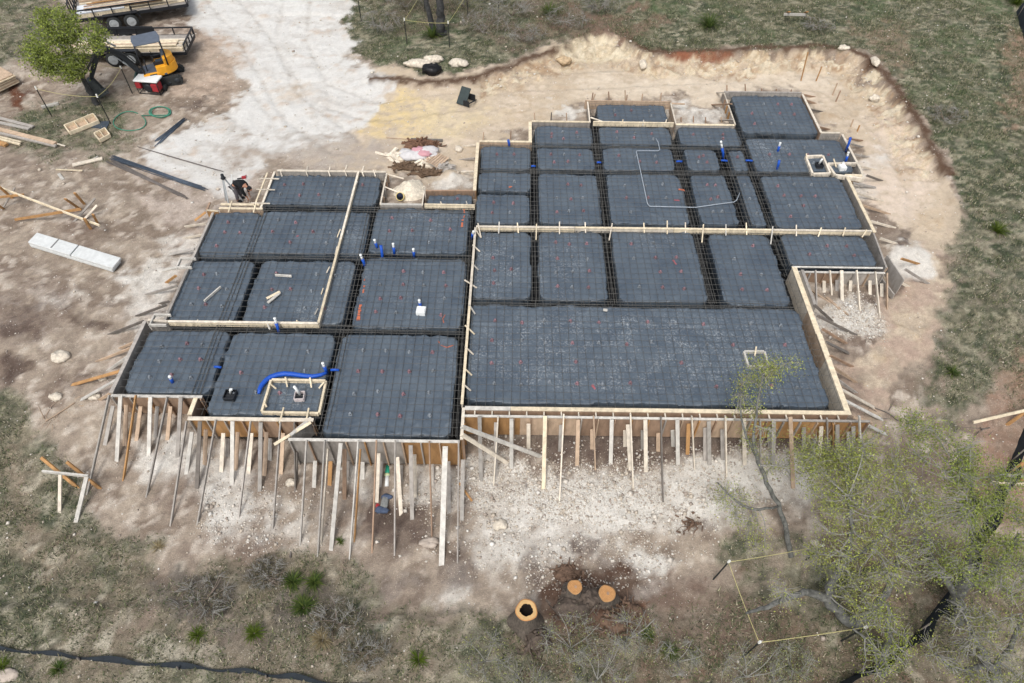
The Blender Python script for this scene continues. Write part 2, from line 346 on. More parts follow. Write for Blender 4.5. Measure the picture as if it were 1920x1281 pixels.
# red-brown topsoil on the lip of the cut
cd_ = poly_sd(gx, gy, EXC)
lip = np.exp(-((cd_-.12+n2*.35+_j1*.4)/.27)**2)*(vv < 330)*(uu > 690)*near
mix(lip*1.0, S(94, 74, 60)); mix(np.exp(-((cd_+.15)/.3)**2)*blob(1310, 103, 60, 14, .4, .2), S(140, 92, 70))
face = sstep(-1.7, -1.0, cd_+n1+_j1)*sstep(.0, -.25, cd_+_j2*.5)*(vv < 340)*(uu > 900)
mix(face*sstep(.35, .6, n5)*.7, S(196, 172, 138)); mix(face*sstep(.5, .62, n3)*.7, S(160, 132, 104)); mix(blob(1120, 92, 70, 26, .4, .3)*.8, S(212, 198, 170)); mix(face*sstep(.52, .6, n5)*.6, S(216, 204, 180)); mix(face*sstep(.44, .38, n5)*.4, S(150, 130, 108))
# brush-brown thatch patches in front and behind
for (a, b, rx, ry, k) in [(385, 1125, 62, 52, .9), (500, 1078, 40, 34, .8), (330, 1090, 30, 30, .6), (590, 1150, 60, 50, .6), (650, 1180, 50, 30, .5), (480, 1200, 60, 30, .5)]: mix(blob(a, b, rx, ry, .3)*k, S(98, 91, 84)); mix(blob(a, b, rx, ry, .3)*k*sstep(.5, .62, n5)*.6, S(126, 118, 108))
mix(zone([(660, -40), (1000, -60), (1180, 40), (1060, 84), (960, 106), (900, 70), (760, 60)], 30)*sstep(.4, .56, n6)*.75, S(116, 102, 90)); mix(blob(1140, 40, 110, 26, .5)*.7, S(128, 106, 92)); mix(blob(640, 1230, 260, 40, .6)*.4*sstep(.45, .6, n7), S(120, 106, 94))
mix(blob(1320, 1160, 120, 60, .6)*.6, S(124, 106, 94)); mix(blob(1105, 1120, 85, 62, .35)*.8, S(96, 76, 64)); mix(blob(1170, 1160, 50, 30, .4)*.6, S(122, 84, 62))
def line_d(pts):
    P = np.array([gat(*p)[:2] for p in pts]); P = np.concatenate([P[:1], *[(P[i]*(1-t)+P[i+1]*t)[None] for i in range(len(P)-1) for t in (.25, .5, .75, 1.)]]); d = np.full(len(gx), 99.); sel = near
    for a, b in zip(P, P[1:]):
        e = b-a; t = np.clip(((gx[sel]-a[0])*e[0]+(gy[sel]-a[1])*e[1])/(e@e+1e-9), 0, 1); d[sel] = np.minimum(d[sel], np.hypot(gx[sel]-a[0]-t*e[0], gy[sel]-a[1]-t*e[1]))
    return d
rut = np.zeros(len(gx))
for pts in ([(400, -20), (470, 60), (520, 140), (560, 210), (640, 268)], [(560, -20), (545, 80), (590, 170), (700, 210), (860, 190)], [(960, 150), (1150, 148), (1400, 132), (1570, 160), (1680, 250), (1740, 360), (1745, 470), (1700, 580)], [(350, 130), (430, 160), (480, 230), (420, 300), (300, 420)], [(160, 300), (230, 400), (270, 470), (180, 620)]):
    d = line_d(pts)+(n5-.5)*.1
    for o in (.75,): rut = np.maximum(rut, np.exp(-((d-o)/.13)**2)*sstep(.35, .5, n3+.12))
mix(rut*.17, S(150, 138, 124))
grit = np.clip(.62+.45*gr-.5*cal-.5*tan*(1-face)*sstep(600, 300, vv), .25, 1)
inside = fsd < .0
gz2 = gz + (n3-.5)*.09 + (n5-.5)*.07*(1-gr*.4) + (fbm(gx, gy, 7, 3, 14)-.5)*.05*(1-.7*cal)
gz2 = gz2 + face*.55*(np.abs(fbm(gx, gy, 2.2, 4, 15)-.5)*1.1-.16+(fbm(gx, gy, 6, 3, 16)-.5)*.22)
gz2 = gz2-rut*.05; gz2[off] = gz[off]
gz2 = np.where(inside, -1.75, gz2)
nx, ny = len(xs), len(ys)
idx = np.arange(nx*ny).reshape(ny, nx)
FQ = np.stack([idx[:-1, :-1], idx[:-1, 1:], idx[1:, 1:], idx[1:, :-1]], -1).reshape(-1, 4)

def ground_material():
    m = D.materials.new('soil_and_turf'); m.use_nodes = True; t = m.node_tree; b = t.nodes['Principled BSDF']
    b.inputs['Roughness'].default_value = .95; b.inputs['Specular IOR Level'].default_value = .1
    tc = t.nodes.new('ShaderNodeTexCoord'); a = t.nodes.new('ShaderNodeAttribute'); a.attribute_name = 'col'
    def noise(sc, det, lo, hi, a0=.3, a1=.7):
        n = t.nodes.new('ShaderNodeTexNoise'); n.inputs['Scale'].default_value = sc; n.inputs['Detail'].default_value = det; n.inputs['Roughness'].default_value = .7
        t.links.new(tc.outputs['Object'], n.inputs['Vector']); r = t.nodes.new('ShaderNodeMapRange'); r.inputs[1].default_value = a0; r.inputs[2].default_value = a1
        r.inputs[3].default_value = lo; r.inputs[4].default_value = hi; t.links.new(n.outputs[0], r.inputs[0]); return n, r.outputs[0]
    n1, v1 = noise(6, 9, .64, 1.36); n2, v2 = noise(30, 6, .64, 1.36)
    mm = t.nodes.new('ShaderNodeMath'); mm.operation = 'MULTIPLY'; t.links.new(v1, mm.inputs[0]); t.links.new(v2, mm.inputs[1])
    g1 = t.nodes.new('ShaderNodeMix'); g1.data_type = 'FLOAT'; g1.inputs[2].default_value = 1; t.links.new(a.outputs['Alpha'], g1.inputs[0]); t.links.new(mm.outputs[0], g1.inputs[3])
    vm = t.nodes.new('ShaderNodeVectorMath'); vm.operation = 'SCALE'; t.links.new(a.outputs['Color'], vm.inputs[0]); t.links.new(g1.outputs[0], vm.inputs['Scale'])
    # pale limestone grit
    vo = t.nodes.new('ShaderNodeTexVoronoi'); vo.inputs['Scale'].default_value = 15; t.links.new(tc.outputs['Object'], vo.inputs['Vector'])
    sp = t.nodes.new('ShaderNodeMapRange'); sp.inputs[1].default_value = .2; sp.inputs[2].default_value = .12; t.links.new(vo.outputs['Distance'], sp.inputs[0])
    n3, v3 = noise(1.7, 5, .12, 1, .44, .6); pk = t.nodes.new('ShaderNodeMath'); pk.operation = 'MULTIPLY'; t.links.new(sp.outputs[0], pk.inputs[0]); t.links.new(v3, pk.inputs[1])
    pk2 = t.nodes.new('ShaderNodeMath'); pk2.operation = 'MULTIPLY'; pk2.inputs[1].default_value = .5; t.links.new(pk.outputs[0], pk2.inputs[0])
    mx = t.nodes.new('ShaderNodeMix'); mx.data_type = 'RGBA'; t.links.new(pk2.outputs[0], mx.inputs[0]); t.links.new(vm.outputs[0], mx.inputs[6]); mx.inputs[7].default_value = C(212, 205, 194)
    t.links.new(mx.outputs[2], b.inputs['Base Color'])
    bp = t.nodes.new('ShaderNodeBump'); bp.inputs['Strength'].default_value = .5; bp.inputs['Distance'].default_value = .06; t.links.new(mm.outputs[0], bp.inputs['Height']); t.links.new(bp.outputs[0], b.inputs['Normal'])
    return m
ground = np_mesh('ground', np.stack([gx, gy, gz2], 1), FQ, ground_material(), np.concatenate([col, grit[:, None]], 1), True); ground['kind'] = 'structure'

# look-ups over the fine grid
_ax0, _ay0 = -31, 2.5
_i0 = int(np.argmin(np.abs(xs+31))); _j0 = int(np.argmin(np.abs(ys-2.5)))
def gidx(x, y):
    i = np.clip(np.round((x+31)/.1).astype(int)+_i0, 0, nx-1); j = np.clip(np.round((y-2.5)/.1).astype(int)+_j0, 0, ny-1); return j*nx+i
def ground_z(x, y): return gz2[gidx(np.asarray(x), np.asarray(y))]

# ---------------------------------------------------------------- grass blades and loose stones (nobody could count them)
def scatter_xy(n):
    x = RNG.uniform(-30, 30, n); y = RNG.uniform(3, 43.5, n)
    k = gidx(x, y); u, v = uu[k], vv[k]
    ok = (u > -60) & (u < 1980) & (v > -60) & (v < 1340) & (fsd[k] > .15); return x[ok], y[ok], k[ok]
x, y, k = scatter_xy(700000)
p = gr[k]*sstep(.38, .6, n6[k]+.1)*(.35+.9*sstep(.4, .6, n3[k])); keep = RNG.random(len(x)) < p*.85; x, y, k = x[keep], y[keep], k[keep]
n = len(x); print('grass tufts', n)
nb = 3; x = np.repeat(x, nb)+RNG.normal(0, .05, n*nb); y = np.repeat(y, nb)+RNG.normal(0, .05, n*nb); k = np.repeat(k, nb)
z = gz2[k]-.01; n = len(x); a = RNG.uniform(0, 2*np.pi, n); L = RNG.uniform(.05, .15, n); w = RNG.uniform(.006, .014, n); lean = RNG.uniform(.5, 1.5, n)
dx, dy = np.cos(a), np.sin(a)
b0 = np.stack([x-dy*w, y+dx*w, z], 1); b1 = np.stack([x+dy*w, y-dx*w, z], 1); tip = np.stack([x+dx*L*lean*.7, y+dy*L*lean*.7, z+L*.75], 1)
pal = np.array([S(92, 102, 72), S(78, 88, 62), S(116, 116, 88), S(150, 142, 116), S(104, 112, 70), S(66, 72, 56), S(126, 116, 98), S(48, 54, 40), S(182, 174, 148)])[:, :3]
pi = RNG.choice(9, n, p=[.2, .16, .12, .1, .1, .08, .08, .08, .08]); gc = pal[pi]*RNG.uniform(.8, 1.15, (n, 1))
V = np.stack([b0, b1, tip], 1).reshape(-1, 3); np_mesh('grass', V, np.arange(3*n).reshape(-1, 3), attr_mat('grass_blades', .8, .1), np.repeat(gc, 3, 0))
tag(D.objects['grass'], 'thin grey green grass growing on the uncut ground', 'grass', kind='stuff')

x, y, k = scatter_xy(190000)
stony = np.clip(.05+.35*(n6[k] > .52)+.9*(col[k].mean(1) > .33)*(gr[k] < .3)+1.0*face[k]+.5*blob(1100, 930, 300, 90)[k]-.75*cal[k], .03, 1)*np.where(tan[k] > .5, .45, 1)
keep = RNG.random(len(x)) < stony*.42; x, y, k = x[keep], y[keep], k[keep]
# spread road stone: thick in front of the garage bay, thinner about it
x2 = RNG.uniform(-9, 13, 330000); y2 = RNG.uniform(6.5, 20, 330000); k2 = gidx(x2, y2); rag = .35+.9*sstep(.35, .62, n6[k2])
den = np.maximum.reduce([blob(1120, 925, 260, 75, .8)[k2], .8*blob(1390, 905, 110, 60, .7)[k2], .8*blob(930, 930, 90, 90, .7)[k2], .9*blob(1580, 592, 60, 38, .6)[k2], .6*blob(1695, 480, 45, 34, .5)[k2], .45*blob(1060, 1040, 220, 60, .8)[k2], .4*blob(340, 860, 70, 60, .6)[k2], .35*blob(470, 970, 130, 60, .8)[k2], .35*blob(820, 920, 60, 60, .6)[k2]])*rag*(fsd[k2] > .12)
kk = RNG.random(len(x2)) < den*.75; n_first = len(x); x = np.concatenate([x, x2[kk]]); y = np.concatenate([y, y2[kk]]); k = np.concatenate([k, k2[kk]]); n = len(x); print('stones', n)
r = np.clip(RNG.lognormal(-4.1, .55, n), .008, .1)*np.where(face[k] > .4, 1.5, 1)
oct_ = np.array([(1, 0, 0), (0, 1, 0), (-1, 0, 0), (0, -1, 0), (0, 0, .7), (0, 0, -.5)], float)
V = oct_[None]*RNG.uniform(.6, 1.3, (n, 6, 1))*r[:, None, None]; a = RNG.uniform(0, 6.28, n); ca, sa = np.cos(a)[:, None], np.sin(a)[:, None]
V = np.stack([V[..., 0]*ca-V[..., 1]*sa, V[..., 0]*sa+V[..., 1]*ca, V[..., 2]], -1)+np.stack([x, y, gz2[k]+r*.2], 1)[:, None]
f8 = np.array([(0, 1, 4), (1, 2, 4), (2, 3, 4), (3, 0, 4), (1, 0, 5), (2, 1, 5), (3, 2, 5), (0, 3, 5)])
Fs = (np.arange(n)[:, None, None]*6+f8[None]).reshape(-1, 3)
pal = np.array([S(214, 206, 194), S(196, 184, 168), S(170, 158, 146), S(226, 222, 214)])[:, :3]; sc = pal[RNG.choice(4, n, p=[.35, .3, .2, .15])]
np_mesh('gravel', V.reshape(-1, 3), Fs, attr_mat('limestone', .9, .15), np.repeat(sc, 6, 0)); tag(D.objects['gravel'], 'loose pale limestone chips strewn over the soil', 'gravel', kind='stuff')

# ---------------------------------------------------------------- black plastic over the soil pads, with the beam trenches between them
PADS = [((508, 331), (702, 384)), ((408, 400), (460, 480)), ((495, 398), (678, 477)), ((364, 491), (437, 601)), ((495, 491), (640, 605)), ((284, 622), (388, 735)),
        ((441, 628), (592, 775)), ((709, 393), (873, 475)), ((689, 486), (862, 616)), ((646, 630), (842, 816)), ((1006, 239), (1110, 271)), ((1124, 239), (1258, 272)),
        ((1272, 240), (1388, 273)), ((1372, 181), (1532, 250)), ((1120, 197), (1250, 228)), ((905, 277), (993, 318)), ((1009, 279), (1115, 318)), ((1130, 279), (1265, 320)),
        ((1284, 281), (1350, 319)), ((1366, 285), (1402, 319)), ((1400, 262), (1600, 322)), ((901, 325), (993, 358)), ((897, 366), (990, 418)), ((1012, 328), (1127, 420)),
        ((1138, 328), (1292, 420)), ((1295, 329), (1385, 420)), ((1382, 330), (1435, 422)), ((1426, 331), (1616, 428)), ((897, 437), (992, 558)), ((1012, 437), (1138, 562)),
        ((1149, 436), (1325, 566)), ((1330, 441), (1480, 570)), ((1466, 442), (1642, 497)), ((888, 575), (1552, 760)), ((806, 367), (882, 383))]
PR = []
for tl, br in PADS:
    a = at(*tl, -.13); b = at(*br, -.13); PR.append((a[0], b[0], b[1], a[1]))
BS = .055; bx = np.arange(-12.1, 14.31, BS); by = np.arange(10.5, 29.7, BS); BX, BY = np.meshgrid(bx, by); px_, py_ = BX.ravel(), BY.ravel()
q1 = (fbm(px_, py_, .8, 4, 31)-.5); q2 = (fbm(px_, py_, 2.2, 3, 32)-.5)
dd = np.full(len(px_), 9.)
for (x0, x1, y0, y1) in PR:
    r = min(.2, (x1-x0)*.22, (y1-y0)*.22); cx, cy = (x0+x1)/2, (y0+y1)/2
    ex = np.abs(px_-cx)-((x1-x0)/2-r); ey = np.abs(py_-cy)-((y1-y0)/2-r)
    d = np.minimum(np.maximum(ex, ey), 0)+np.sqrt(np.maximum(ex, 0)**2+np.maximum(ey, 0)**2)-r
    dd = np.minimum(dd, d)
dd = dd-.07+q1*.13+q2*.06
top = -.13+(fbm(px_, py_, .5, 3, 33)-.5)*.05
ridge = 1-np.abs(2*fbm(px_, py_*1.6, 1.7, 4, 34)-1); wr = sstep(.86, 1, ridge)
edge = np.exp(-(dd/.35)**2)
fold = 0
for i in range(46):                                             # random creases and folds, each a short crooked ridge
    c = np.array([RNG.uniform(-12, 14), RNG.uniform(10.6, 29.5)]); a = RNG.uniform(0, np.pi); L = RNG.uniform(.5, 2.4); u_ = (px_-c[0])*math.cos(a)+(py_-c[1])*math.sin(a); v_ = -(px_-c[0])*math.sin(a)+(py_-c[1])*math.cos(a)+.12*np.sin(u_*2.3+i); fold = np.maximum(fold, np.exp(-(v_/.07)**2)*sstep(L, L*.4, np.abs(u_))*RNG.uniform(.4, 1))
def lap(p, q, w=.05):
    a = at(*p, -.13)[:2]; b = at(*q, -.13)[:2]; e = b-a; L = np.hypot(*e); e = e/L; u_ = (px_-a[0])*e[0]+(py_-a[1])*e[1]; v_ = -(px_-a[0])*e[1]+(py_-a[1])*e[0]+.05*np.sin(u_*1.9)+.1*(fbm(u_, u_*0, .8, 3, 36)-.5); return np.where((u_ > 0) & (u_ < L), np.exp(-(v_/w)**2)-.8*np.exp(-((v_+w*1.6)/w)**2), 0)
laps = lap((885, 604), (1500, 612))+lap((1092, 438), (1094, 560))+lap((560, 640), (470, 770))+lap((640, 400), (560, 600))+lap((1210, 330), (1244, 420))+lap((1480, 330), (1540, 425))+lap((770, 490), (745, 810))+lap((400, 660), (280, 655))
hz = top+wr*(.014+.03*edge)+fold*.035+laps*.028+(fbm(px_, py_, 6, 2, 35)-.5)*.012
t = sstep(.0, .05, dd)
hz = hz*(1-t)+(-.78+q1*.15)*t
bsd = poly_sd(px_, py_, FOOT)
hz = hz
nbx, nby = len(bx), len(by); bi = np.arange(nbx*nby).reshape(nby, nbx)
bq = np.stack([bi[:-1, :-1], bi[:-1, 1:], bi[1:, 1:], bi[1:, :-1]], -1).reshape(-1, 4)
okq = (bsd[bq] < .06).all(1); bq = bq[okq]; used = np.unique(bq); rem = np.full(nbx*nby, -1); rem[used] = np.arange(len(used))
def plastic():
    m = D.materials.new('black_polythene'); m.use_nodes = True; t = m.node_tree; b = t.nodes['Principled BSDF']
    tc = t.nodes.new('ShaderNodeTexCoord')
    def nz(sc, det, vec=None):
        n = t.nodes.new('ShaderNodeTexNoise'); n.inputs['Scale'].default_value = sc; n.inputs['Detail'].default_value = det; n.inputs['Roughness'].default_value = .65; t.links.new(vec or tc.outputs['Object'], n.inputs['Vector']); return n.outputs[0]
    def mr(v, a, b_, c, d):
        r = t.nodes.new('ShaderNodeMapRange'); r.inputs[1].default_value = a; r.inputs[2].default_value = b_; r.inputs[3].default_value = c; r.inputs[4].default_value = d; t.links.new(v, r.inputs[0]); return r.outputs[0]
    def mul(a, b_):
        k = t.nodes.new('ShaderNodeMath'); k.operation = 'MULTIPLY'; t.links.new(a, k.inputs[0]); t.links.new(b_, k.inputs[1]); return k.outputs[0]
    a = t.nodes.new('ShaderNodeAttribute'); a.attribute_name = 'col'     # r: dusty places, g: trenches, painted near black as shade
    fine = mr(nz(26, 6), .5, .66, 0, 1); big = mr(nz(2.2, 7), .42, .62, .1, 1); sepx = t.nodes.new('ShaderNodeSeparateColor'); t.links.new(a.outputs['Color'], sepx.inputs[0])
    spots = mr(nz(15, 9), .48, .7, 0, 1)
    dust = mul(mul(spots, big), sepx.outputs[0])
    mx = t.nodes.new('ShaderNodeMix'); mx.data_type = 'RGBA'; mx.inputs[6].default_value = C(64, 75, 87); mx.inputs[7].default_value = C(85, 95, 104); t.links.new(mr(nz(.9, 5), .3, .7, 0, 1), mx.inputs[0])
    film = t.nodes.new('ShaderNodeMix'); film.data_type = 'RGBA'; t.links.new(mul(mul(fine, mr(nz(2.5, 4), .4, .7, .03, .28)), mr(sepx.outputs[0], 0, 1, .35, 1)), film.inputs[0]); t.links.new(mx.outputs[2], film.inputs[6]); film.inputs[7].default_value = C(128, 134, 140)
    m2 = t.nodes.new('ShaderNodeMix'); m2.data_type = 'RGBA'; t.links.new(mr(dust, 0, 1, 0, .62), m2.inputs[0]); t.links.new(film.outputs[2], m2.inputs[6]); m2.inputs[7].default_value = C(188, 192, 194)
    m3 = t.nodes.new('ShaderNodeMix'); m3.data_type = 'RGBA'; t.links.new(sepx.outputs[1], m3.inputs[0]); t.links.new(m2.outputs[2], m3.inputs[6]); m3.inputs[7].default_value = C(15, 17, 20)
    t.links.new(m3.outputs[2], b.inputs['Base Color']); t.links.new(mr(nz(3.2, 6), .3, .7, .34, .66), b.inputs['Roughness']); b.inputs['Specular IOR Level'].default_value = .42
    bp = t.nodes.new('ShaderNodeBump'); bp.inputs['Strength'].default_value = .3; bp.inputs['Distance'].default_value = .05; t.links.new(nz(3.4, 7), bp.inputs['Height']); t.links.new(bp.outputs[0], b.inputs['Normal'])
    return m
bu, bv = proj(px_, py_, hz)
dustw = np.zeros(len(px_))
for (a, b, rx, ry, k) in [(1180, 660, 330, 80, 1), (925, 500, 50, 60, .9), (1050, 500, 50, 70, .6), (1440, 285, 50, 30, 1), (1220, 450, 40, 20, .6), (800, 420, 80, 30, .5), (1550, 465, 50, 20, .4), (590, 585, 40, 30, .8), (660, 520, 30, 60, .5), (560, 740, 60, 40, .5), (780, 560, 60, 50, .2), (1420, 720, 120, 40, .6), (640, 450, 40, 40, .5)]:
    dustw = np.maximum(dustw, k*sstep(1.3, .6, np.sqrt(((bu-a)/rx)**2+((bv-b)/ry)**2)))
bc = np.stack([np.clip(.12+dustw, 0, 1), sstep(-.02, .03, dd), 0*dd], 1)   # shade of the trenches put into the film colour
vb = np_mesh('vapor_barrier', np.stack([px_, py_, hz], 1)[used], rem[bq], plastic(), bc[used], True)
vb.data.polygons.foreach_set('use_smooth', (hz[bq].max(1)-hz[bq].min(1)) < .07)
tag(vb, 'black plastic sheeting laid over the soil pads and down into the beam trenches', 'plastic sheet')
def barrier_z(x, y):
    i = int(round((x+12.1)/BS)); j = int(round((y-10.5)/BS)); i = min(max(i, 0), nbx-1); j = min(max(j, 0), nby-1); return float(hz[j*nbx+i])
# spray-paint marks on the plastic
for pts, w, c in [([(870, 392), (871, 404), (867, 414), (866, 426)], .09, 'o'), ([(684, 520), (683, 535), (680, 553)], .07, 'o'), ([(677, 568), (674, 585), (671, 605)], .12, 'o'), ([(822, 640), (826, 648), (838, 652), (850, 648)], .04, 'o'),
                  ([(1272, 357), (1280, 356), (1284, 359)], .12, 'o'), ([(1264, 375), (1274, 376)], .09, 'r'), ([(1262, 487), (1268, 496), (1266, 501)], .12, 'r'), ([(835, 590), (830, 598), (832, 606)], .04, 'o'), ([(1110, 722), (1116, 730)], .1, 'r'), ([(955, 350), (958, 353)], .14, 'o'), ([(548, 448), (560, 442)], .1, 'r')]:
    mb = MB()
    for a, b in zip(pts, pts[1:]):
        a = at(*a, -.12); b = at(*b, -.12); n_ = max(2, int(np.linalg.norm(b-a)/.08))
        for i in range(n_):
            if random.random() < .2: continue
            p = a+(b-a)*i/n_; q = a+(b-a)*(i+1)/n_; zz = max(barrier_z(p[0], p[1]), barrier_z(q[0], q[1]))+.012; ww = w*random.uniform(.4, 1)
            d_ = (q-p)/np.linalg.norm(q-p); nn = np.array([-d_[1], d_[0], 0])*ww/2
            p = [p[0], p[1], zz]; q = [q[0], q[1], zz]; mb.add([p-nn, p+nn, q+nn, q-nn], [(0, 3, 2, 1)])
    if mb.v: mb.build('paint_mark', mat('spray_orange' if c == 'o' else 'spray_red', C(178, 100, 72) if c == 'o' else C(150, 86, 92), .8, .3, 30), vb)

# ---------------------------------------------------------------- reinforcing steel: one tied mat per part of the slab, every bar a part
STEEL = mat('rusty_steel', C(84, 83, 80), .7, .3, 20, metal=.1, rnd=.15); STEELD = mat('dark_steel', C(58, 62, 66), .6, .3, 20, metal=.3, rnd=.2)
def inside_runs(fixed, horizontal, lo, hi):
    "stretches of a line inside the slab outline"
    cs = []
    n = len(FOOT)
    for i in range(n):
        (ax, ay), (bx_, by_) = FOOT[i], FOOT[(i+1) % n]
        if not horizontal: ax, ay, bx_, by_ = ay, ax, by_, bx_
        if (ay > fixed) != (by_ > fixed): cs.append((bx_-ax)*(fixed-ay)/(by_-ay)+ax)
    cs.sort(); out = []
    for a, b in zip(cs[::2], cs[1::2]):
        a = max(a+.06, lo); b = min(b-.06, hi)
        if b-a > .3: out.append((a, b))
    return out
def bar(mb, x0, y0, x1, y1, z, r=.006):
    L = math.hypot(x1-x0, y1-y0); k = max(2, int(L/1.0)); pts = []
    ph = random.uniform(0, 9)
    for i in range(k+1):
        t = i/k; x = x0+(x1-x0)*t; y = y0+(y1-y0)*t; w = .018*math.sin(ph+t*L*.9)
        pts.append((x+(w if x0 == x1 else 0), y+(w if y0 == y1 else 0), z+.012*math.sin(ph*2+t*L*1.7)))
    mb.tube(pts, r, 4, False)
SP = .262
for (nm, lo, hi, yl, yh) in [('left slab behind the long cross beam', -12.1, XC-.04, 14.9, 23.2), ('left slab in front of the long cross beam', -12.1, XC-.04, 10.5, 14.9), ('back right part of the slab', XC+.04, 14.3, 19.9, 29.7),
                             ('row of pads behind the big garage bay', XC+.04, 14.3, 16.35, 19.75), ('big garage bay', XC+.04, 14.3, 11.6, 16.35)]:
    root = thing('rebar_mat', 'tied steel rebar grid over the '+nm, 'rebar grid', ((lo+hi)/2, yl, -.1), world=True, group='rebar grids over the plastic')
    bars = []
    x_ = math.ceil(lo/SP)*SP
    while x_ < hi:
        for a, b in inside_runs(x_, False, yl, yh): bars.append((b-a, x_, a, x_, b, -.068))
        x_ += SP
    y_ = math.ceil(yl/SP)*SP
    while y_ < yh:
        for a, b in inside_runs(y_, True, lo, hi): bars.append((b-a, a, y_, b, y_, -.054))
        y_ += SP
    bars.sort(reverse=True)
    for L, x0, y0, x1, y1, z in bars[:100]:
        mb = MB(); bar(mb, x0, y0, x1, y1, z); mb.build('bar', STEEL, root)
    if bars[100:]:
        mb = MB(); [bar(mb, x0, y0, x1, y1, z) for L, x0, y0, x1, y1, z in bars[100:]]
        mb.build('short_bars', STEEL, root)['kind'] = 'stuff'
# cages of long bars down in the beam trenches
BEAMS = [((475, 400), (392, 735), 'under the leftmost pads'), ((700, 390), (603, 800), 'between the left and the middle pads'), ((884, 392), (856, 815), 'beside the long centre wall'), ((1002, 242), (1003, 562), 'left of the back right pads'),
         ((1118, 240), (1144, 566), 'second beam of the back right part'), ((1263, 242), (1330, 566), 'third beam of the back right part'), ((1395, 250), (1462, 496), 'under the bathroom wall of the back right part'), ((1354, 282), (1410, 422), 'short one between narrow pads'),
         ((905, 273), (1392, 277), 'behind the first row of back pads'), ((903, 322), (1575, 327), 'behind the tall back pads'), ((900, 428), (1622, 436), 'under the long cross wall'), ((890, 568), (1482, 575), 'along the back of the garage bay'),
         ((378, 484), (880, 480), 'across the middle of the left slab'), ((412, 397), (885, 389), 'across the back of the left slab'), ((300, 612), (862, 622), 'long cross beam of the left slab')]
for a, b, nm in BEAMS:
    p = at(*a, -.1); q = at(*b, -.1); v = abs(q[1]-p[1]) > abs(q[0]-p[0])
    root = thing('beam_cage', 'long steel bars of the beam trench '+nm if not nm.startswith(('second', 'third', 'short', 'long')) else nm+', long steel bars in its trench', 'beam cage', ((p[0]+q[0])/2, (p[1]+q[1])/2, -.7), world=True, group='bar cages in the beam trenches')
    for zi, zz in enumerate((-.09, -.62)):
        for o in ((-.13, 0, .13) if zi == 0 else (-.12, .12)):
            mb = MB()
            if v:
                x_ = (p[0]+q[0])/2+o+random.uniform(-.02, .02); bar(mb, x_, max(p[1], q[1])+.1, x_, min(p[1], q[1])-.1, zz, .0105)
            else:
                y_ = (p[1]+q[1])/2+o+random.uniform(-.02, .02); bar(mb, min(p[0], q[0])-.1, y_, max(p[0], q[0])+.1, y_, zz, .0105)
            mb.build('long_bar', STEEL, root)
    L = np.linalg.norm(q-p); k = int(L/.8)
    for i in range(k):
        c = p+(q-p)*(i+.5)/k
        if v: c[0] = (p[0]+q[0])/2
        else: c[1] = (p[1]+q[1])/2
        e = np.array([.17, 0, 0]) if v else np.array([0, .17, 0])
        z1, z2 = np.array([0, 0, -.1-c[2]]), np.array([0, 0, -.64-c[2]])
        st = MB(); st.tube([c-e+z1, c+e+z1, c+e+z2, c-e+z2, c-e+z1], .006, 4, False, False); st.build('stirrup', STEEL, root)
# plastic bar chairs
chm = []
for nm, cc in (('red', C(126, 98, 104)), ('grey', C(112, 118, 124))):
    mb = MB()
    for i in range(4):
        t = i*math.pi/2+.4; mb.board((.065*math.cos(t), .065*math.sin(t), 0), (.022*math.cos(t), .022*math.sin(t), .08), .036, .016, (-math.sin(t), math.cos(t), 0))
    mb.lathe([(.02, .055), (.036, .062), (.036, .09), (.02, .095)], 8, (0, 0, 0)); mb.lathe([(.05, 0), (.058, .004), (.058, .012), (.05, .014)], 8)
    o = mb.build('rebar_chair', mat('chair_'+nm, cc, .6, .2, 40, rnd=.2)); chm.append(o)
nch = 0
spots = []
for pi_, (x0, x1, y0, y1) in enumerate(PR):
    nxx = max(1, int((x1-x0-.3)/.92)+1); nyy = max(1, int((y1-y0-.3)/.92)+1)
    for i in range(nxx):
        for j in range(nyy):
            spots.append((pi_, x0+.3+(x1-x0-.6)*(i+.5)/nxx+random.uniform(-.07, .07), y0+.25+(y1-y0-.5)*(j+.5)/nyy+random.uniform(-.07, .07)))
WHERE = {33: 'in the big garage bay', 9: 'on the front middle pad'}
print('chairs', len(spots))
if len(spots) > 295: spots = random.sample(spots, 295)
for i, (pi_, x_, y_) in enumerate(spots):
    u_ = random.random() < .55; o = chm[0 if u_ else 1]
    if o.get('label'): o = o.copy(); COL.objects.link(o)
    o.location = (x_, y_, barrier_z(x_, y_)-.002); o.rotation_euler = (0, 0, random.uniform(0, 1.5))
    wh = WHERE.get(pi_, 'left of the long centre wall' if x_ < XC else ('behind the long cross wall' if y_ > 19.8 else 'between the cross wall and the garage bay'))
    tag(o, ('reddish' if u_ else 'grey')+' plastic rebar chair under the steel grid '+wh, 'rebar chair', 'plastic chairs holding up the rebar')

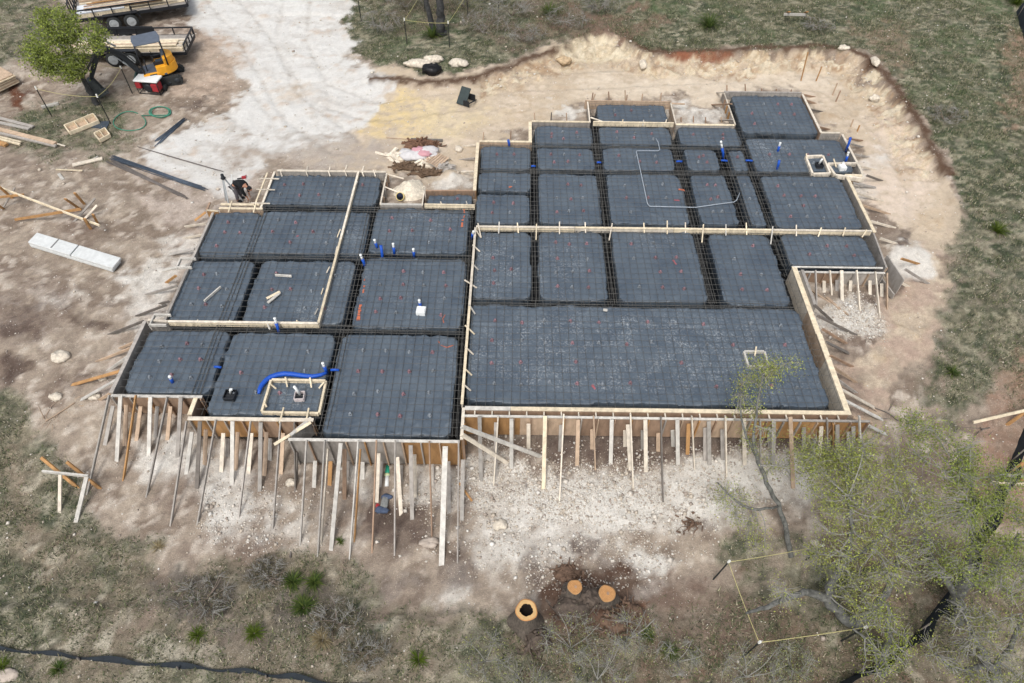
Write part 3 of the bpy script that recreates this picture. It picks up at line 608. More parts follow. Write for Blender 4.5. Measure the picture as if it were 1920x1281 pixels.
# ---------------------------------------------------------------- timber forms round the slab
RUNI = [0]
def form(label, p0, p1, H, top='p', topw=.09, ply='g', studs=True, sp=.5, outer=True, joints=1.9, inner=None, cat='formwork', bottom=None, lift=0.):
    """a straight run of form from p0 to p1, outside on the right hand of the way; parts: top_board, plywood, stud"""
    RUNI[0] += 1; dz = (RUNI[0] % 5)*.0013
    p0 = np.array([p0[0], p0[1], 0.]); p1 = np.array([p1[0], p1[1], 0.]); L = np.linalg.norm(p1-p0); a = (p1-p0)/L; o = np.array([a[1], -a[0], 0])
    mid = (p0+p1)/2; root = thing('timber_form', label, cat, (mid[0], mid[1], -H), world=True, group='timber forms round the slab')
    nb_ = max(1, int(round(L/3.6))); z = np.array([0, 0, 1.])
    for i in range(nb_):
        s, e = p0+a*L*i/nb_+a*.003, p0+a*L*(i+1)/nb_-a*.003; j = np.random.RandomState(RUNI[0]*7+i).uniform(-.012, .012)
        mb = MB(); mb.board(s+o*(topw/2+j)-z*(.019+dz)+z*lift, e+o*(topw/2+j)-z*(.019+dz)+z*lift, topw, .038, o); mb.build('top_board', wood(top[i % len(top)]), root, .004)
    k = max(1, int(round(L/joints)))
    for i in range(k):
        s, e = p0+a*L*i/k, p0+a*L*(i+1)/k
        mb = MB(); c = (s+e)/2+o*(.022+random.uniform(0, .004)); ang = math.atan2(a[1], a[0])
        h = H-.045-dz; mb.box((c[0], c[1], -.044-dz-h/2+lift), (L/k-.004, .02, h), ang); mb.build('plywood', wood(ply[i % len(ply)]), root)
    if studs:
        n_ = max(1, int(L/sp))
        for i in range(n_+1):
            s = p0+a*(.05+(L-.1)*i/max(n_, 1))+o*.075
            mb = MB(); mb.board(s-z*(.05+dz), s-z*(H-.01), .038, .08, a); mb.build('stud', wood(random.choice('ottbg')), root)
    return root
def brace(root, t, b, w, k='g', th=.04, nm='brace', wide=(1, 0, 0)):
    mb = MB(); mb.board(t, b, w, th, wide); mb.build(nm, wood(k), root, .003)
def kick(root, tx, ty, bx_, by_, plane, w, k, axis='y', ext=.1):
    "a sloping kicker: top end against the plane of the form, foot on the ground"
    t = at_y(tx, ty, plane) if axis == 'y' else at_x(tx, ty, plane)
    b = gat(bx_, by_); d = b-t; b = b+d/np.linalg.norm(d)*ext
    wide = (1, 0, 0) if axis == 'y' else (0, 1, 0)
    if w == 'w': brace(root, t, b, .115, k, .04, 'brace', wide)
    elif w == 'W': brace(root, t, b, .15, k, .045, 'brace', wide)
    else: brace(root, t, b, .04, k, .09, 'brace', wide)
# --- the front, left to right
f1 = form('grey form with long kickers along the front of the leftmost pad', (-12.05, 11.98), (-9.3, 11.98), .98, 'w', .09, 'bb')
for a in [(205, 741, 165, 922, 'n', 's'), (212, 761, 197, 834, 'w', 's'), (226, 742, 219, 864, 'w', 'w'), (237, 759, 234, 832, 'w', 't'), (255, 741, 232, 897, 'n', 'o'), (264, 762, 256, 825, 'w', 't'),
          (282, 744, 279, 852, 'w', 'w'), (295, 762, 291, 820, 'w', 'g'), (314, 744, 276, 927, 'n', 'g'), (320, 762, 314, 824, 'w', 't'), (339, 744, 333, 855, 'w', 'g')]: kick(f1, *a[:4], 11.86, *a[4:])
f1b = form('short pale form stepping down beside the leftmost pad', (-9.42, 11.95), (-9.42, 11.3), .9, 'c', .13, 'b', False)
f2 = form('form with short and long kickers in front of the small box frame', (-9.5, 11.22), (-5.8, 11.22), 1.02, 'pw', .12, 'ob')
for a in [(350, 790, 321, 980, 'n', 'g'), (360, 810, 350, 884, 'w', 'w'), (375, 790, 369, 915, 'w', 'd'), (386, 805, 384, 872, 'w', 't'), (405, 787, 371, 980, 'n', 'g'), (419, 812, 415, 884, 'w', 'p'), (427, 822, 426, 852, 'w', 'g'),
          (436, 790, 435, 906, 'w', 'w'), (446, 810, 442, 880, 'w', 't'), (470, 790, 448, 970, 'n', 'g'), (472, 812, 466, 886, 'w', 'p'), (489, 792, 487, 917, 'w', 's'), (500, 810, 496, 887, 'w', 't'), (506, 822, 506, 858, 'w', 'w'),
          (526, 792, 512, 987, 'n', 'g'), (531, 812, 527, 887, 'w', 't'), (552, 792, 554, 917, 'n', 'd')]: kick(f2, *a[:4], 11.07, *a[4:])
f2b = form('slanting grey form end between the two front steps', (-5.84, 11.22), (-6.33, 10.6), 1.1, 'w', .1, 'g', False)
brace(f2b, at(583, 792, .05), at(514, 834, -.15), .09, 'c', .04)
f3 = form('tall grey and orange form along the front middle pad', (-6.4, 10.54), (XC+.02, 10.54), 1.38, 'ww', .09, 'ggo', joints=1.7)
for a in [(557, 848, 557, 900, 'n', 'd'), (575, 825, 563, 1022, 'n', 's'), (567, 905, 545, 1040, 'n', 'd'), (591, 864, 589, 910, 'w', 'w'), (609, 825, 596, 1040, 'n', 's'), (615, 842, 602, 1022, 'n', 'p'), (620, 865, 618, 908, 'w', 'o'),
          (639, 831, 621, 1027, 'w', 'w'), (646, 842, 646, 936, 'w', 'b'), (652, 864, 651, 902, 'w', 'g'), (672, 825, 656, 1042, 'n', 'w'), (676, 842, 665, 1010, 'n', 'o'), (680, 866, 680, 897, 'w', 'w'), (706, 825, 698, 1030, 'n', 'b'),
          (710, 850, 706, 944, 'w', 'p'), (715, 865, 712, 910, 'w', 'g'), (741, 825, 740, 1035, 'n', 'g'), (745, 857, 752, 962, 'w', 'p'), (752, 872, 752, 905, 'w', 'g'), (770, 835, 773, 975, 'w', 'g'), (777, 852, 778, 932, 'w', 'p'),
          (805, 827, 810, 1005, 'n', 'b'), (812, 870, 814, 905, 'n', 'g'), (835, 837, 828, 1056, 'W', 'w'), (841, 865, 842, 960, 'w', 'g'), (860, 825, 858, 1050, 'n', 'g'), (868, 862, 866, 970, 'w', 's')]: kick(f3, *a[:4], 10.4, *a[4:])
f3b = form('pale end form joining the tall front form to the garage bay', (XC+.02, 10.56), (XC+.02, 11.68), 1.2, 'p', .09, 'o', True)
p_ = at(867, 800, -.45); brace(f3b, at_x(866, 800, XC+.13), gat(1016, 857), .14, 'w', .045, 'brace', (0, 0, 1)); brace(f3b, at_x(866, 815, XC+.13), gat(951, 868), .13, 'p', .045, 'brace', (0, 0, 1))
# garage bay: an inner board carried on spacers off an outer plywood form
f4 = form('long orange and brown plywood form along the front of the garage bay', (XC+.03, 11.42), (10.62, 11.42), 1.02, 'wwg', .075, 'otbbto', joints=1.75)
for i, (xa, xb, k) in enumerate([(XC+.1, -.02, 'w'), (-.016, 3.8, 'c'), (3.804, 7.2, 'c'), (7.204, 10.1, 'c')]):
    brace(f4, (xa, 11.66, -.016+.001*i), (xb, 11.66, -.016+.001*i), .13, k, .04, 'inner_board', (0, 1, 0))
for i in range(22): brace(f4, (XC+.4+i*.515, 11.592, -.06), (XC+.4+i*.515, 11.425, -.06), .04, 'p', .05, 'spacer', (1, 0, 0))
mb = MB(); mb.box(((XC+10.1)/2, 11.61, -.24), (11.5, .02, .4)); mb.build('inner_panel', wood('b'), f4)
for a in [(899, 780, 902, 902, 'w', 's'), (930, 792, 929, 895, 'w', 'g'), (934, 780, 926, 905, 'n', 'p'), (959, 785, 959, 880, 'w', 'w'), (991, 795, 991, 842, 'w', 'p'), (987, 845, 986, 912, 'n', 'g'), (1022, 780, 1019, 915, 'w', 'c'),
          (1052, 797, 1050, 846, 'w', 's'), (1057, 776, 1049, 937, 'n', 'p'), (1084, 787, 1082, 872, 'w', 't'), (1113, 780, 1116, 878, 'n', 't'), (1110, 805, 1110, 842, 'w', 't'), (1147, 787, 1145, 870, 'w', 'w'), (1172, 807, 1172, 837, 'w', 'p'),
          (1177, 796, 1182, 880, 'w', 'p'), (1182, 777, 1187, 911, 'n', 'p'), (1205, 807, 1205, 842, 'w', 's'), (1210, 787, 1211, 885, 'w', 'p'), (1234, 812, 1234, 845, 'w', 't'), (1239, 780, 1243, 940, 'n', 'd'), (1261, 807, 1262, 836, 'w', 'w'),
          (1270, 787, 1271, 870, 'w', 'w'), (1291, 795, 1289, 852, 'w', 'o'), (1297, 780, 1302, 880, 'n', 'p'), (1322, 802, 1322, 862, 'w', 'g'), (1329, 790, 1330, 872, 'w', 's'), (1360, 780, 1362, 890, 'n', 'p'), (1354, 805, 1355, 862, 'w', 'g'),
          (1395, 785, 1396, 870, 'w', 'p'), (1425, 785, 1426, 885, 'n', 'g'), (1443, 802, 1443, 840, 'w', 'g'), (1451, 790, 1449, 890, 'w', 's'), (1482, 782, 1487, 915, 'w', 't'), (1507, 802, 1507, 850, 'w', 'g'), (1540, 800, 1537, 852, 'w', 'p'),
          (1551, 785, 1551, 845, 'n', 'g'), (1562, 795, 1562, 840, 'n', 'o'), (1570, 797, 1570, 855, 'w', 'g'), (1591, 810, 1591, 855, 'w', 'g'), (1600, 800, 1600, 855, 'w', 's'), (1611, 780, 1616, 905, 'n', 'w')]: kick(f4, *a[:4], 11.3, *a[4:])
# --- right side, front to back
f5 = form('tall cream form along the right end of the garage bay', (9.96, 11.6), (9.96, 17.95), .95, 'cc', .17, 'pt', True)
for a in [(1527, 572, 1560, 602, 'n', 'd'), (1532, 592, 1602, 627, 'n', 'd'), (1542, 617, 1585, 643, 'n', 'b'), (1550, 642, 1590, 662, 'w', 'd'), (1557, 667, 1597, 687, 'n', 'b'), (1560, 687, 1605, 717, 'n', 't'), (1567, 710, 1605, 737, 'n', 'g'),
          (1577, 730, 1640, 765, 'w', 'p'), (1582, 750, 1654, 787, 'w', 'w'), (1612, 790, 1662, 815, 'w', 'w'), (1600, 783, 1635, 792, 'w', 't')]: kick(f5, *a[:4], 10.13 if a[0] < 1590 else 10.6, *a[4:], axis='x')
mb = MB(); mb.board((10.18, 17.6, -.03), (10.18, 15.9, -.03), .1, .4, (1, 0, 0)); mb.build('outer_board', wood('g'), f5)
f6 = form('plywood form with thin kickers under the small right pad', (9.98, 17.72), (13.2, 17.72), .8, 'ww', .075, 'bg')
brace(f6, (9.98, 17.93, -.02), (13.2, 17.93, -.02), .06, 'w', .04, 'inner_board', (0, 1, 0))
for a in [(1529, 507, 1531, 570, 'n', 'g'), (1545, 527, 1545, 548, 'w', 'p'), (1556, 507, 1559, 552, 'n', 'p'), (1569, 525, 1569, 545, 'w', 'g'), (1578, 507, 1579, 564, 'w', 'p'), (1595, 526, 1594, 546, 'w', 'p'), (1606, 507, 1612, 582, 'n', 'p'),
          (1631, 526, 1631, 551, 'w', 'p'), (1641, 510, 1649, 592, 'n', 'p'), (1653, 532, 1653, 552, 'w', 'p'), (1663, 512, 1663, 577, 'n', 't')]: kick(f6, *a[:4], 17.6, *a[4:])
f7 = form('grey plywood form panel at the right end of the small right pad', (13.3, 17.95), (13.45, 19.8), .85, 'g', .06, 'g', True)
mb = MB(); mb.box((13.62, 17.9, -.42), (.03, 1.3, .95), .12); mb.build('loose_panel', wood('g'), f7)
mb = MB(); mb.box((13.36, 17.45, -.5), (.05, .95, .22), .2); mb.build('loose_panel', wood('g'), f7)
for a in [(1632, 415, 1675, 427, 'n', 'p'), (1650, 447, 1680, 457, 'n', 'p'), (1690, 485, 1722, 495, 'n', 'o'), (1697, 505, 1740, 532, 'n', 'g'), (1685, 528, 1703, 538, 'n', 'p')]: kick(f7, *a[:4], 13.75, *a[4:], axis='x')
f8 = form('pale topped form along the right side behind the cross wall', (13.47, 19.85), (13.47, 23.4), .62, 'c', .12, 'g', True)
for a in [(1600, 343, 1640, 352, 'w', 'g'), (1607, 362, 1652, 377, 'n', 'p'), (1617, 385, 1665, 401, 'n', 't')]: kick(f8, *a[:4], 13.7, *a[4:], axis='x')
f9 = form('form round the right corner with the blue pipes', (14.22, 23.5), (14.22, 26.3), .55, 'p', .09, 'g', True)
for a in [(1590, 260, 1615, 264, 'n', 'b'), (1595, 270, 1617, 276, 'n', 'g'), (1602, 290, 1627, 295, 'n', 'g'), (1612, 312, 1640, 318, 'n', 'p'), (1625, 329, 1652, 339, 'n', 'd')]: kick(f9, *a[:4], 14.36, *a[4:], axis='x')
f9b = form('short pale form end beside the twin trap boxes', (13.5, 23.42), (14.2, 23.42), .55, 'c', .14, 'o', False)
f10 = form('short form step at the back right corner', (14.2, 26.36), (13.36, 26.36), .5, 'p', .09, 'g', False)
f11 = form('pale form up the right side of the far back pad', (13.33, 26.4), (13.33, 29.55), .5, 'p', .09, 'b', True)
for a in [(1502, 177, 1525, 182, 'n', 'b'), (1507, 187, 1527, 194, 'n', 'b'), (1517, 205, 1540, 210, 'n', 'd'), (1533, 238, 1553, 243, 'n', 'b')]: kick(f11, *a[:4], 13.45, *a[4:], axis='x')
f12 = form('form along the very back of the far back pad', (13.36, 29.63), (9.74, 29.63), .5, 'g', .09, 'g', True)
f13 = form('leaning pale form on the left of the far back pad', (9.76, 29.6), (9.76, 26.92), .5, 'p', .06, 'g', True)
for a in [(1372, 195, 1335, 197, 'n', 'b'), (1364, 174, 1344, 174, 'n', 'g'), (1375, 225, 1350, 226, 'n', 'g')]: kick(f13, *a[:4], 9.6, *a[4:], axis='x')
f14 = form('pale form between the back bay and the far back pad', (9.68, 26.86), (7.1, 26.86), .45, 'cp', .1, 'g', True)
f15 = form('pale form on the right of the small back bay', (7.08, 26.9), (7.08, 28.64), .45, 'p', .06, 't', False)
brace(f15, (7.15, 28.6, -.02), (7.75, 28.6, -.04), .1, 't', .04, 'brace', (0, 1, 0))
f16 = form('board form along the back of the small back bay', (7.15, 28.7), (3.2, 28.7), .45, 't', .06, 't', True)
f17 = form('pale form on the left of the small back bay', (3.34, 28.64), (3.34, 26.95), .45, 'p', .06, 'g', False)
brace(f17, (3.36, 27.3, .02), (3.9, 26.95, .02), .04, 'p', .06, 'brace', (0, 0, 1))
f18 = form('pale form behind the first row of back pads', (3.3, 26.95), (.75, 26.95), .45, 'c', .1, 'g', True)
f19 = form('cream form step between two back rows of pads', (.75, 26.95), (.75, 25.38), .45, 'c', .14, 't', True)
f20 = form('cream form behind the narrow back left pads', (.7, 25.38), (-1.5, 25.38), .45, 'cc', .1, 't', True)
f21 = form('cream form up the left side of the back pads', (-1.49, 25.32), (-1.49, 22.05), .5, 'c', .13, 'o', True)
for a in [(893, 272, 870, 275, 'n', 'p'), (891, 297, 865, 300, 'n', 'g'), (888, 322, 865, 324, 'n', 'p')]: kick(f21, *a[:4], -1.65, *a[4:], axis='x')
f22 = form('weathered form round the small recessed pad beside the sand heap', (-1.52, 22.05), (-3.5, 22.0), .5, 'bg', .06, 'bg', True, lift=-.03)
f22b = form('short form at the left end of the small recessed pad', (-3.52, 21.95), (-3.52, 21.08), .5, 'p', .05, 'b', False)
f23 = form('white topped form in front of the sand heap', (-3.5, 21.08), (-5.15, 21.08), .5, 'wc', .1, 'g', True)
f24 = form('narrow form with stakes left of the sand heap', (-5.2, 21.1), (-5.2, 23.1), .5, 'p', .06, 'g', True)
brace(f24, at(727, 327, -.05), at(757, 335, -.2), .05, 'p', .04); brace(f24, at(720, 350, -.05), at(750, 362, -.2), .05, 'p', .04)
f25 = form('pale form along the back of the left slab', (-5.2, 23.14), (-9.62, 23.14), .45, 'pgp', .1, 'g', True)
for (u_, v_) in [(527, 305), (575, 300), (617, 301), (648, 298), (680, 300), (702, 308)]: brace(f25, at_y(u_, v_+20, 23.35), at_y(u_+2, v_+12, 23.7), .05, 'p', .04); brace(f25, at_y(u_-2, 319, 23.2), at_y(u_+2, 331, 22.95), .04, 'p', .04, 'cleat')
f26 = form('double form with spacers beside the bending worker', (-9.68, 23.1), (-9.68, 20.76), .5, 'p', .08, 'g', True)
brace(f26, (-9.98, 23.0, -.02), (-9.98, 20.9, -.02), .06, 'c', .05, 'outer_board', (1, 0, 0))
for y_ in (22.6, 21.9, 21.05): brace(f26, (-10.15, y_, .02), (-9.4, y_-.02, .02), .05, 'p', .03, 'spacer', (0, 1, 0))
f27 = form('double pale form in front of the bending worker', (-9.62, 20.72), (-11.3, 20.72), .5, 'c', .09, 't', True)
brace(f27, (-9.8, 21.0, -.02), (-11.3, 21.0, -.02), .1, 'c', .05, 'outer_board', (0, 1, 0))
for x_ in (-9.95, -10.9): brace(f27, (x_, 21.15, .02), (x_+.04, 20.5, .01), .05, 'c', .03, 'spacer', (1, 0, 0))
f27b = form('small orange form box at the back corner of the left slab', (-11.28, 20.55), (-11.75, 20.6), .4, 'c', .06, 'o', False)
brace(f27b, (-11.75, 20.66, -.03), (-11.75, 21.1, -.03), .08, 'b', .04, 'outer_board', (1, 0, 0)); brace(f27b, (-11.76, 20.56, -.05), (-12.2, 20.35, -.3), .08, 'o', .03)
# --- left side, back to front
f28 = form('long grey form down the left side of the left slab', (-11.42, 20.5), (-11.42, 14.98), .6, 'gg', .09, 'gg', True)
for a in [(387, 419, 350, 425, 'n', 'p'), (382, 440, 346, 447, 'n', 'p'), (365, 467, 320, 477, 'w', 's'), (360, 495, 310, 506, 'w', 'w'), (332, 536, 277, 552, 'n', 'g'), (317, 565, 300, 570, 'n', 'd'), (312, 572, 259, 592, 'n', 'd'), (330, 517, 312, 530, 'n', 'o')]: kick(f28, *a[:4], -11.58, *a[4:], axis='x')
for y_ in (17.9, 15.2):
    brace(f28, (-11.85, y_, .01), (-11.3, y_, .01), .05, 'w', .1, 'spacer', (0, 1, 0)); brace(f28, (-11.85, y_-.45, .01), (-11.3, y_-.45, .01), .05, 'w', .1, 'spacer', (0, 1, 0)); brace(f28, (-11.84, y_-.5, 0), (-11.84, y_+.05, 0), .04, 'w', .1, 'outer_board', (1, 0, 0))
f29 = form('short form step on the left side above the leftmost pad', (-11.35, 14.9), (-12.02, 14.96), .6, 'p', .08, 'g', False)
f30 = form('thick grey form down the left side of the leftmost pad', (-12.04, 14.95), (-12.04, 12.05), .85, 'g', .12, 'g', True)
for a in [(270, 602, 207, 627, 'n', 'd'), (252, 642, 226, 653, 'n', 't'), (252, 650, 185, 677, 'n', 't'), (242, 667, 202, 696, 'n', 'w'), (229, 695, 135, 722, 'w', 'o'), (220, 711, 152, 750, 'w', 'w'), (207, 738, 187, 750, 'n', 't')]: kick(f30, *a[:4], -12.22, *a[4:], axis='x')
# --- thin screed boards inside the slab, with cross cleats
def screed(label, pts, k, cleats, w=.07, kind='v'):
    root = thing('screed_board', label, 'form board', tuple(np.mean(pts, 0))+(-.2,), world=True, group='screed boards across the slab')
    for i, (a, b) in enumerate(zip(pts, pts[1:])):
        n_ = max(1, int(np.hypot(b[0]-a[0], b[1]-a[1])/3.3)); a = np.array(a); b = np.array(b)
        for j in range(n_):
            s = a+(b-a)*j/n_; e = a+(b-a)*((j+1)/n_-.001); d = (b-a)/np.linalg.norm(b-a); nn = (-d[1], d[0], 0)
            z = -.07+.0012*(i+j % 2); mb = MB(); mb.board((s[0], s[1], z), (e[0], e[1], z), w*.6, .2, nn); mb.build('board', wood(k[j % len(k)]), root, .004)
            mb = MB(); mb.board((s[0], s[1], z+.118), (e[0], e[1], z+.118), w, .03, nn); mb.build('cap_strip', wood(k[(j+1) % len(k)]), root, .003)
    for (u0, v0, u1, v1) in cleats:
        if kind == 'v':
            a = at(u0, v0, .12); b = at(u1, v1, -.06)
        else:
            a = at(u0, v0, .07); b = at(u1, v1, -.08)
        mb = MB(); mb.board(a, b, .042, .03, (1, 0, 0) if kind == 'v' else (0, 1, 0)); mb.build('cleat', wood(random.choice('pwc')), root)
    return root
screed('long cream screed board with cleats across the right part of the slab', [(-1.4, 19.82), (13.42, 19.85)], 'cpc',
       [(896, 419, 902, 446), (936, 416, 935, 438), (970, 418, 972, 437), (1006, 420, 1005, 450), (1049, 416, 1049, 439), (1097, 417, 1098, 437), (1148, 419, 1142, 451), (1207, 418, 1208, 437), (1251, 414, 1251, 439), (1285, 417, 1285, 437), (1319, 421, 1316, 455),
        (1361, 421, 1361, 442), (1399, 418, 1400, 441), (1449, 425, 1445, 458), (1493, 422, 1493, 443), (1540, 427, 1534, 444), (1585, 427, 1580, 443), (1625, 431, 1616, 445)], .085)
screed('long cream screed board between the left slab and the garage bay', [(-1.42, 19.75), (-1.47, 11.75)], 'cp',
       [(886, 459, 900, 472), (884, 493, 897, 506), (871, 525, 894, 540), (880, 572, 891, 589), (872, 610, 890, 627), (872, 650, 888, 665), (870, 690, 885, 704), (868, 720, 883, 733), (893, 432, 902, 446)], .085, 's')
screed('cream screed board round the left pads forming a corner', [(-6.3, 23.08), (-6.36, 14.9), (-11.3, 14.9)], 'cp',
       [(670, 340, 660, 360), (656, 380, 648, 408), (638, 430, 632, 445), (632, 462, 628, 478), (618, 500, 612, 512), (606, 540, 602, 552), (596, 578, 590, 590), (556, 601, 562, 607), (500, 602, 506, 618), (430, 601, 436, 607), (370, 600, 376, 606)], .08, 's')
screed('cream screed board in front of the small back bay', [(3.45, 26.92), (7.0, 26.9)], 'c', [(1168, 224, 1166, 235), (1207, 225, 1205, 236), (1250, 224, 1246, 236)], .07)
screed('cream screed board in front of the small recessed pad', [(-3.45, 21.08), (-1.5, 21.06)], 'c', [(826, 378, 829, 386), (874, 377, 877, 387)], .07)
# small box-outs
def boxout(label, corners, k, w=.06, hh=.16, cleats=(), z=0.):
    P4 = [at(*c, z) for c in corners]; c = np.mean(P4, 0); root = thing('box_frame', label, 'box frame', (c[0], c[1], z-hh), world=True)
    for i in range(len(P4)):
        a, b = P4[i], P4[(i+1) % len(P4)]; d = (b-a)/np.linalg.norm(b-a); nn = np.array([-d[1], d[0], 0]); zz = np.array([0, 0, -hh/2+.0015*(i % 2)])
        mb = MB(); mb.board(a+zz+d*.02, b+zz-d*.02, w, hh, nn); mb.build('board', wood(k), root, .004)
    for (u0, v0, u1, v1) in cleats:
        mb = MB(); mb.board(at(u0, v0, z+.1), at(u1, v1, z-.05), .045, .03, (1, 0, 0)); mb.build('cleat', wood('c'), root)
    return root
boxout('pale timber frame around the shower drain on the front left pads', [(508, 711), (611, 713), (598, 774), (490, 772)], 'c', .07, .14, [(535, 707, 539, 726), (581, 708, 584, 727), (532, 764, 524, 794), (579, 765, 574, 790), (507, 720, 518, 729), (608, 716, 598, 728), (496, 755, 500, 763)])
boxout('small white timber frame in the garage bay', [(1395, 658), (1434, 658), (1441, 685), (1404, 686)], 'w', .06, .12, [(1418, 650, 1415, 668)])
boxout('left one of the two trap frames at the right corner', [(1511, 292), (1543, 291), (1557, 324), (1524, 325)], 'p', .08, .18, [(1512, 288, 1512, 300)])
boxout('right one of the two trap frames at the right corner', [(1552, 306), (1610, 305), (1620, 334), (1566, 327)], 'p', .09, .18, [(1563, 298, 1568, 314)])
# loose stakes standing in the soil behind the slab
stk = []
for (u0, v0, u1, v1, k) in [(1515, 98, 1502, 152, 'o'), (1541, 125, 1530, 152, 'o'), (1570, 156, 1561, 178, 't'), (1576, 170, 1567, 191, 'b'), (1600, 224, 1595, 239, 't'), (1612, 235, 1607, 247, 'o'), (1116, 176, 1110, 191, 't'), (1112, 174, 1109, 190, 'b'), (1141, 172, 1143, 190, 'b'), (1172, 169, 1173, 190, 't'), (1176, 178, 1174, 191, 'b'),
                        (1205, 176, 1203, 190, 't'), (1240, 174, 1238, 190, 't'), (1363, 160, 1364, 173, 'b'), (1397, 158, 1399, 172, 'b'), (1428, 166, 1429, 173, 'b'), (1456, 167, 1455, 174, 'b'), (1484, 168, 1483, 174, 'b'), (1002, 212, 1003, 228, 't'), (1034, 211, 1033, 228, 'd'), (1062, 212, 1063, 228, 't'), (1277, 220, 1278, 230, 'b'),
                        (1300, 218, 1301, 230, 'b'), (1323, 220, 1324, 231, 'b'), (1352, 220, 1355, 232, 't'), (907, 248, 905, 266, 't'), (958, 246, 957, 262, 'b')]:
    b = gat(u1, v1, 0.); t = at_y(u0, v0, b[1]+.05); t[2] = max(t[2], b[2]+.12)
    mb = MB(); mb.board(t, b-np.array([0, 0, .1]), .05, .04, (1, 0, 0))
    stk.append(single('stake', mb, wood(k), {'o': 'orange wooden stake standing on the tan pad by the back right corner', 't': 'tan stake driven in just behind the back forms', 'b': 'brown weathered stake driven in close behind the back forms', 'd': 'dark stake behind the first row of back pads'}[k], 'stake', group='stakes behind the slab'))

# ---------------------------------------------------------------- plumbing
PBLUE = mat('blue_sleeve', C(26, 76, 168), .5, .15, 20); PWHITE = mat('white_pipe', C(222, 224, 222), .45, .06, 10); PGREEN = mat('green_pipe', C(40, 150, 122), .45, .1, 10)
GREY = mat('grey_pipe', C(150, 158, 166), .5, .1, 10); BLACKP = mat('black_plastic', C(36, 38, 42), .5, .2, 10)
def riser(bpx, tpx, h, label, cap=True, r=.05):
    b = at(*bpx, -.14); t = at(*tpx, -.14+h); d = (t-b); d = d/np.linalg.norm(d)
    root = thing('pipe_stub', label, 'pipe', b, group='blue sleeved pipe stubs')
    L = h; t = t-b; e = t*(.62 if cap else 1.)
    mb = MB(); mb.tube([(0, 0, -.1), tuple(e*.5+np.array([.01, 0, 0])), tuple(e)], [r*1.05, r*.98, r*1.1], 10); mb.build('sleeve', PBLUE, root)
    if cap:
        mb = MB(); mb.tube([tuple(e*.9), tuple(t)], r*.82, 10); mb.build('pipe', PWHITE, root)
        mb = MB(); mb.tube([tuple(t*.9), tuple(t*1.04)], r*.95, 10); mb.build('cap', PWHITE, root)
for a in [((955, 275), (953, 263), .35, 'blue pipe stub beside the cream back form', 0), ((1357, 296), (1352, 266), .75, 'tall blue pipe stub with white top between narrow back pads', 1), ((1457, 317), (1461, 301), .4, 'front blue pipe stub on the dusty right pad', 0),
          ((1458, 284), (1463, 268), .4, 'blue pipe stub with white cap on the dusty right pad', 1), ((1587, 281), (1595, 258), .55, 'long leaning blue pipe at the right corner form', 0), ((1585, 304), (1591, 286), .45, 'blue pipe stub with white ends over the right trap frame', 1),
          ((707, 465), (702, 450), .4, 'thick blue pipe stub with white top, leftmost of the middle row', 1), ((717, 485), (714, 460), .45, 'plain blue pipe pair standing right of the thick white topped stub', 0), ((739, 475), (737, 457), .42, 'slim blue pipe stub with long white top', 1),
          ((776, 480), (775, 467), .35, 'blue pipe stub with white tip at the right of the middle row', 1), ((684, 498), (676, 478), .5, 'leaning blue stub with white tip over the crossing of two trenches', 1), ((788, 576), (786, 563), .35, 'blue stub with white top behind the white trap box', 1),
          ((522, 621), (515, 597), .5, 'leaning blue stub at the left screed board', 1), ((323, 717), (318, 706), .35, 'short blue stub with white cap on the leftmost pad', 1), ((612, 698), (605, 681), .4, 'white topped blue stub at the end of the blue hose', 1),
          ((884, 445), (888, 434), .35, 'blue stub with white top beside the corner of the cross wall', 1)]: riser(*a[:4], bool(a[4]), .05 if a[2] > .3 else .04)
for (u0, v0, u1, v1, w) in [(402, 688, 415, 689, 'over the trench of the leftmost pads'), (620, 694, 636, 694, 'over the trench right of the blue hose'), (996, 312, 1004, 312, 'over the beam left of the back right part'), (1119, 305, 1127, 305, 'over the second beam of the back right part'), (1268, 303, 1279, 303, 'over the third beam of the back right part'),
                        (1352, 301, 1364, 302, 'beside the tall blue stub'), (1398, 301, 1411, 302, 'over the bathroom wall beam')]:
    mb = MB(); a = at(u0, v0, -.03); b = at(u1, v1, -.03); mb.tube([a, (a+b)/2+np.array([0, 0, .012]), b], .04, 8); single('pipe_sleeve', mb, PBLUE, 'short blue pipe sleeve lying '+w, 'pipe', group='blue sleeves crossing the trenches')
pts = [at(u, v, -.06) for u, v in [(485, 738), (487, 730), (491, 722), (499, 713), (508, 707), (520, 703), (533, 701), (550, 702), (570, 705), (587, 706), (602, 703), (612, 699)]]
mb = MB(); mb.tube(pts, [.04, .07, .075, .075, .08, .085, .085, .08, .075, .07, .06, .05], 8); single('hose', mb, PBLUE, 'bright blue flat hose curving over the plastic behind the shower frame', 'hose')
def trap(px, label, c, pipe=None, w=.3):
    b = at(*px, -.12); root = thing('trap_box', label, 'drain box', b, random.uniform(-.1, .1))
    mb = MB()
    for i in range(4):
        t = i*math.pi/2; mb.box((w/2*math.cos(t), w/2*math.sin(t), .07), (.025, w, .16), t)
    mb.box((0, 0, .02), (w*.96, w*.96, .03)); mb.build('box', c, root, .006)
    mb = MB(); mb.box((0, -.01, .16 if c is PWHITE else .05), (w*.9, w*.84, .03)); mb.build('lid', c if c is PWHITE else BLACKP, root, .01)
    if pipe: mb = MB(); mb.tube([(0, .06, .1), (pipe[0]*.5, .06, .3), (pipe[0], .06, pipe[1])], .04, 10); mb.build('pipe', PWHITE, root)
    return root
trap((790, 586), 'white trap box standing on the plastic of the middle pad', PWHITE, None, .28)
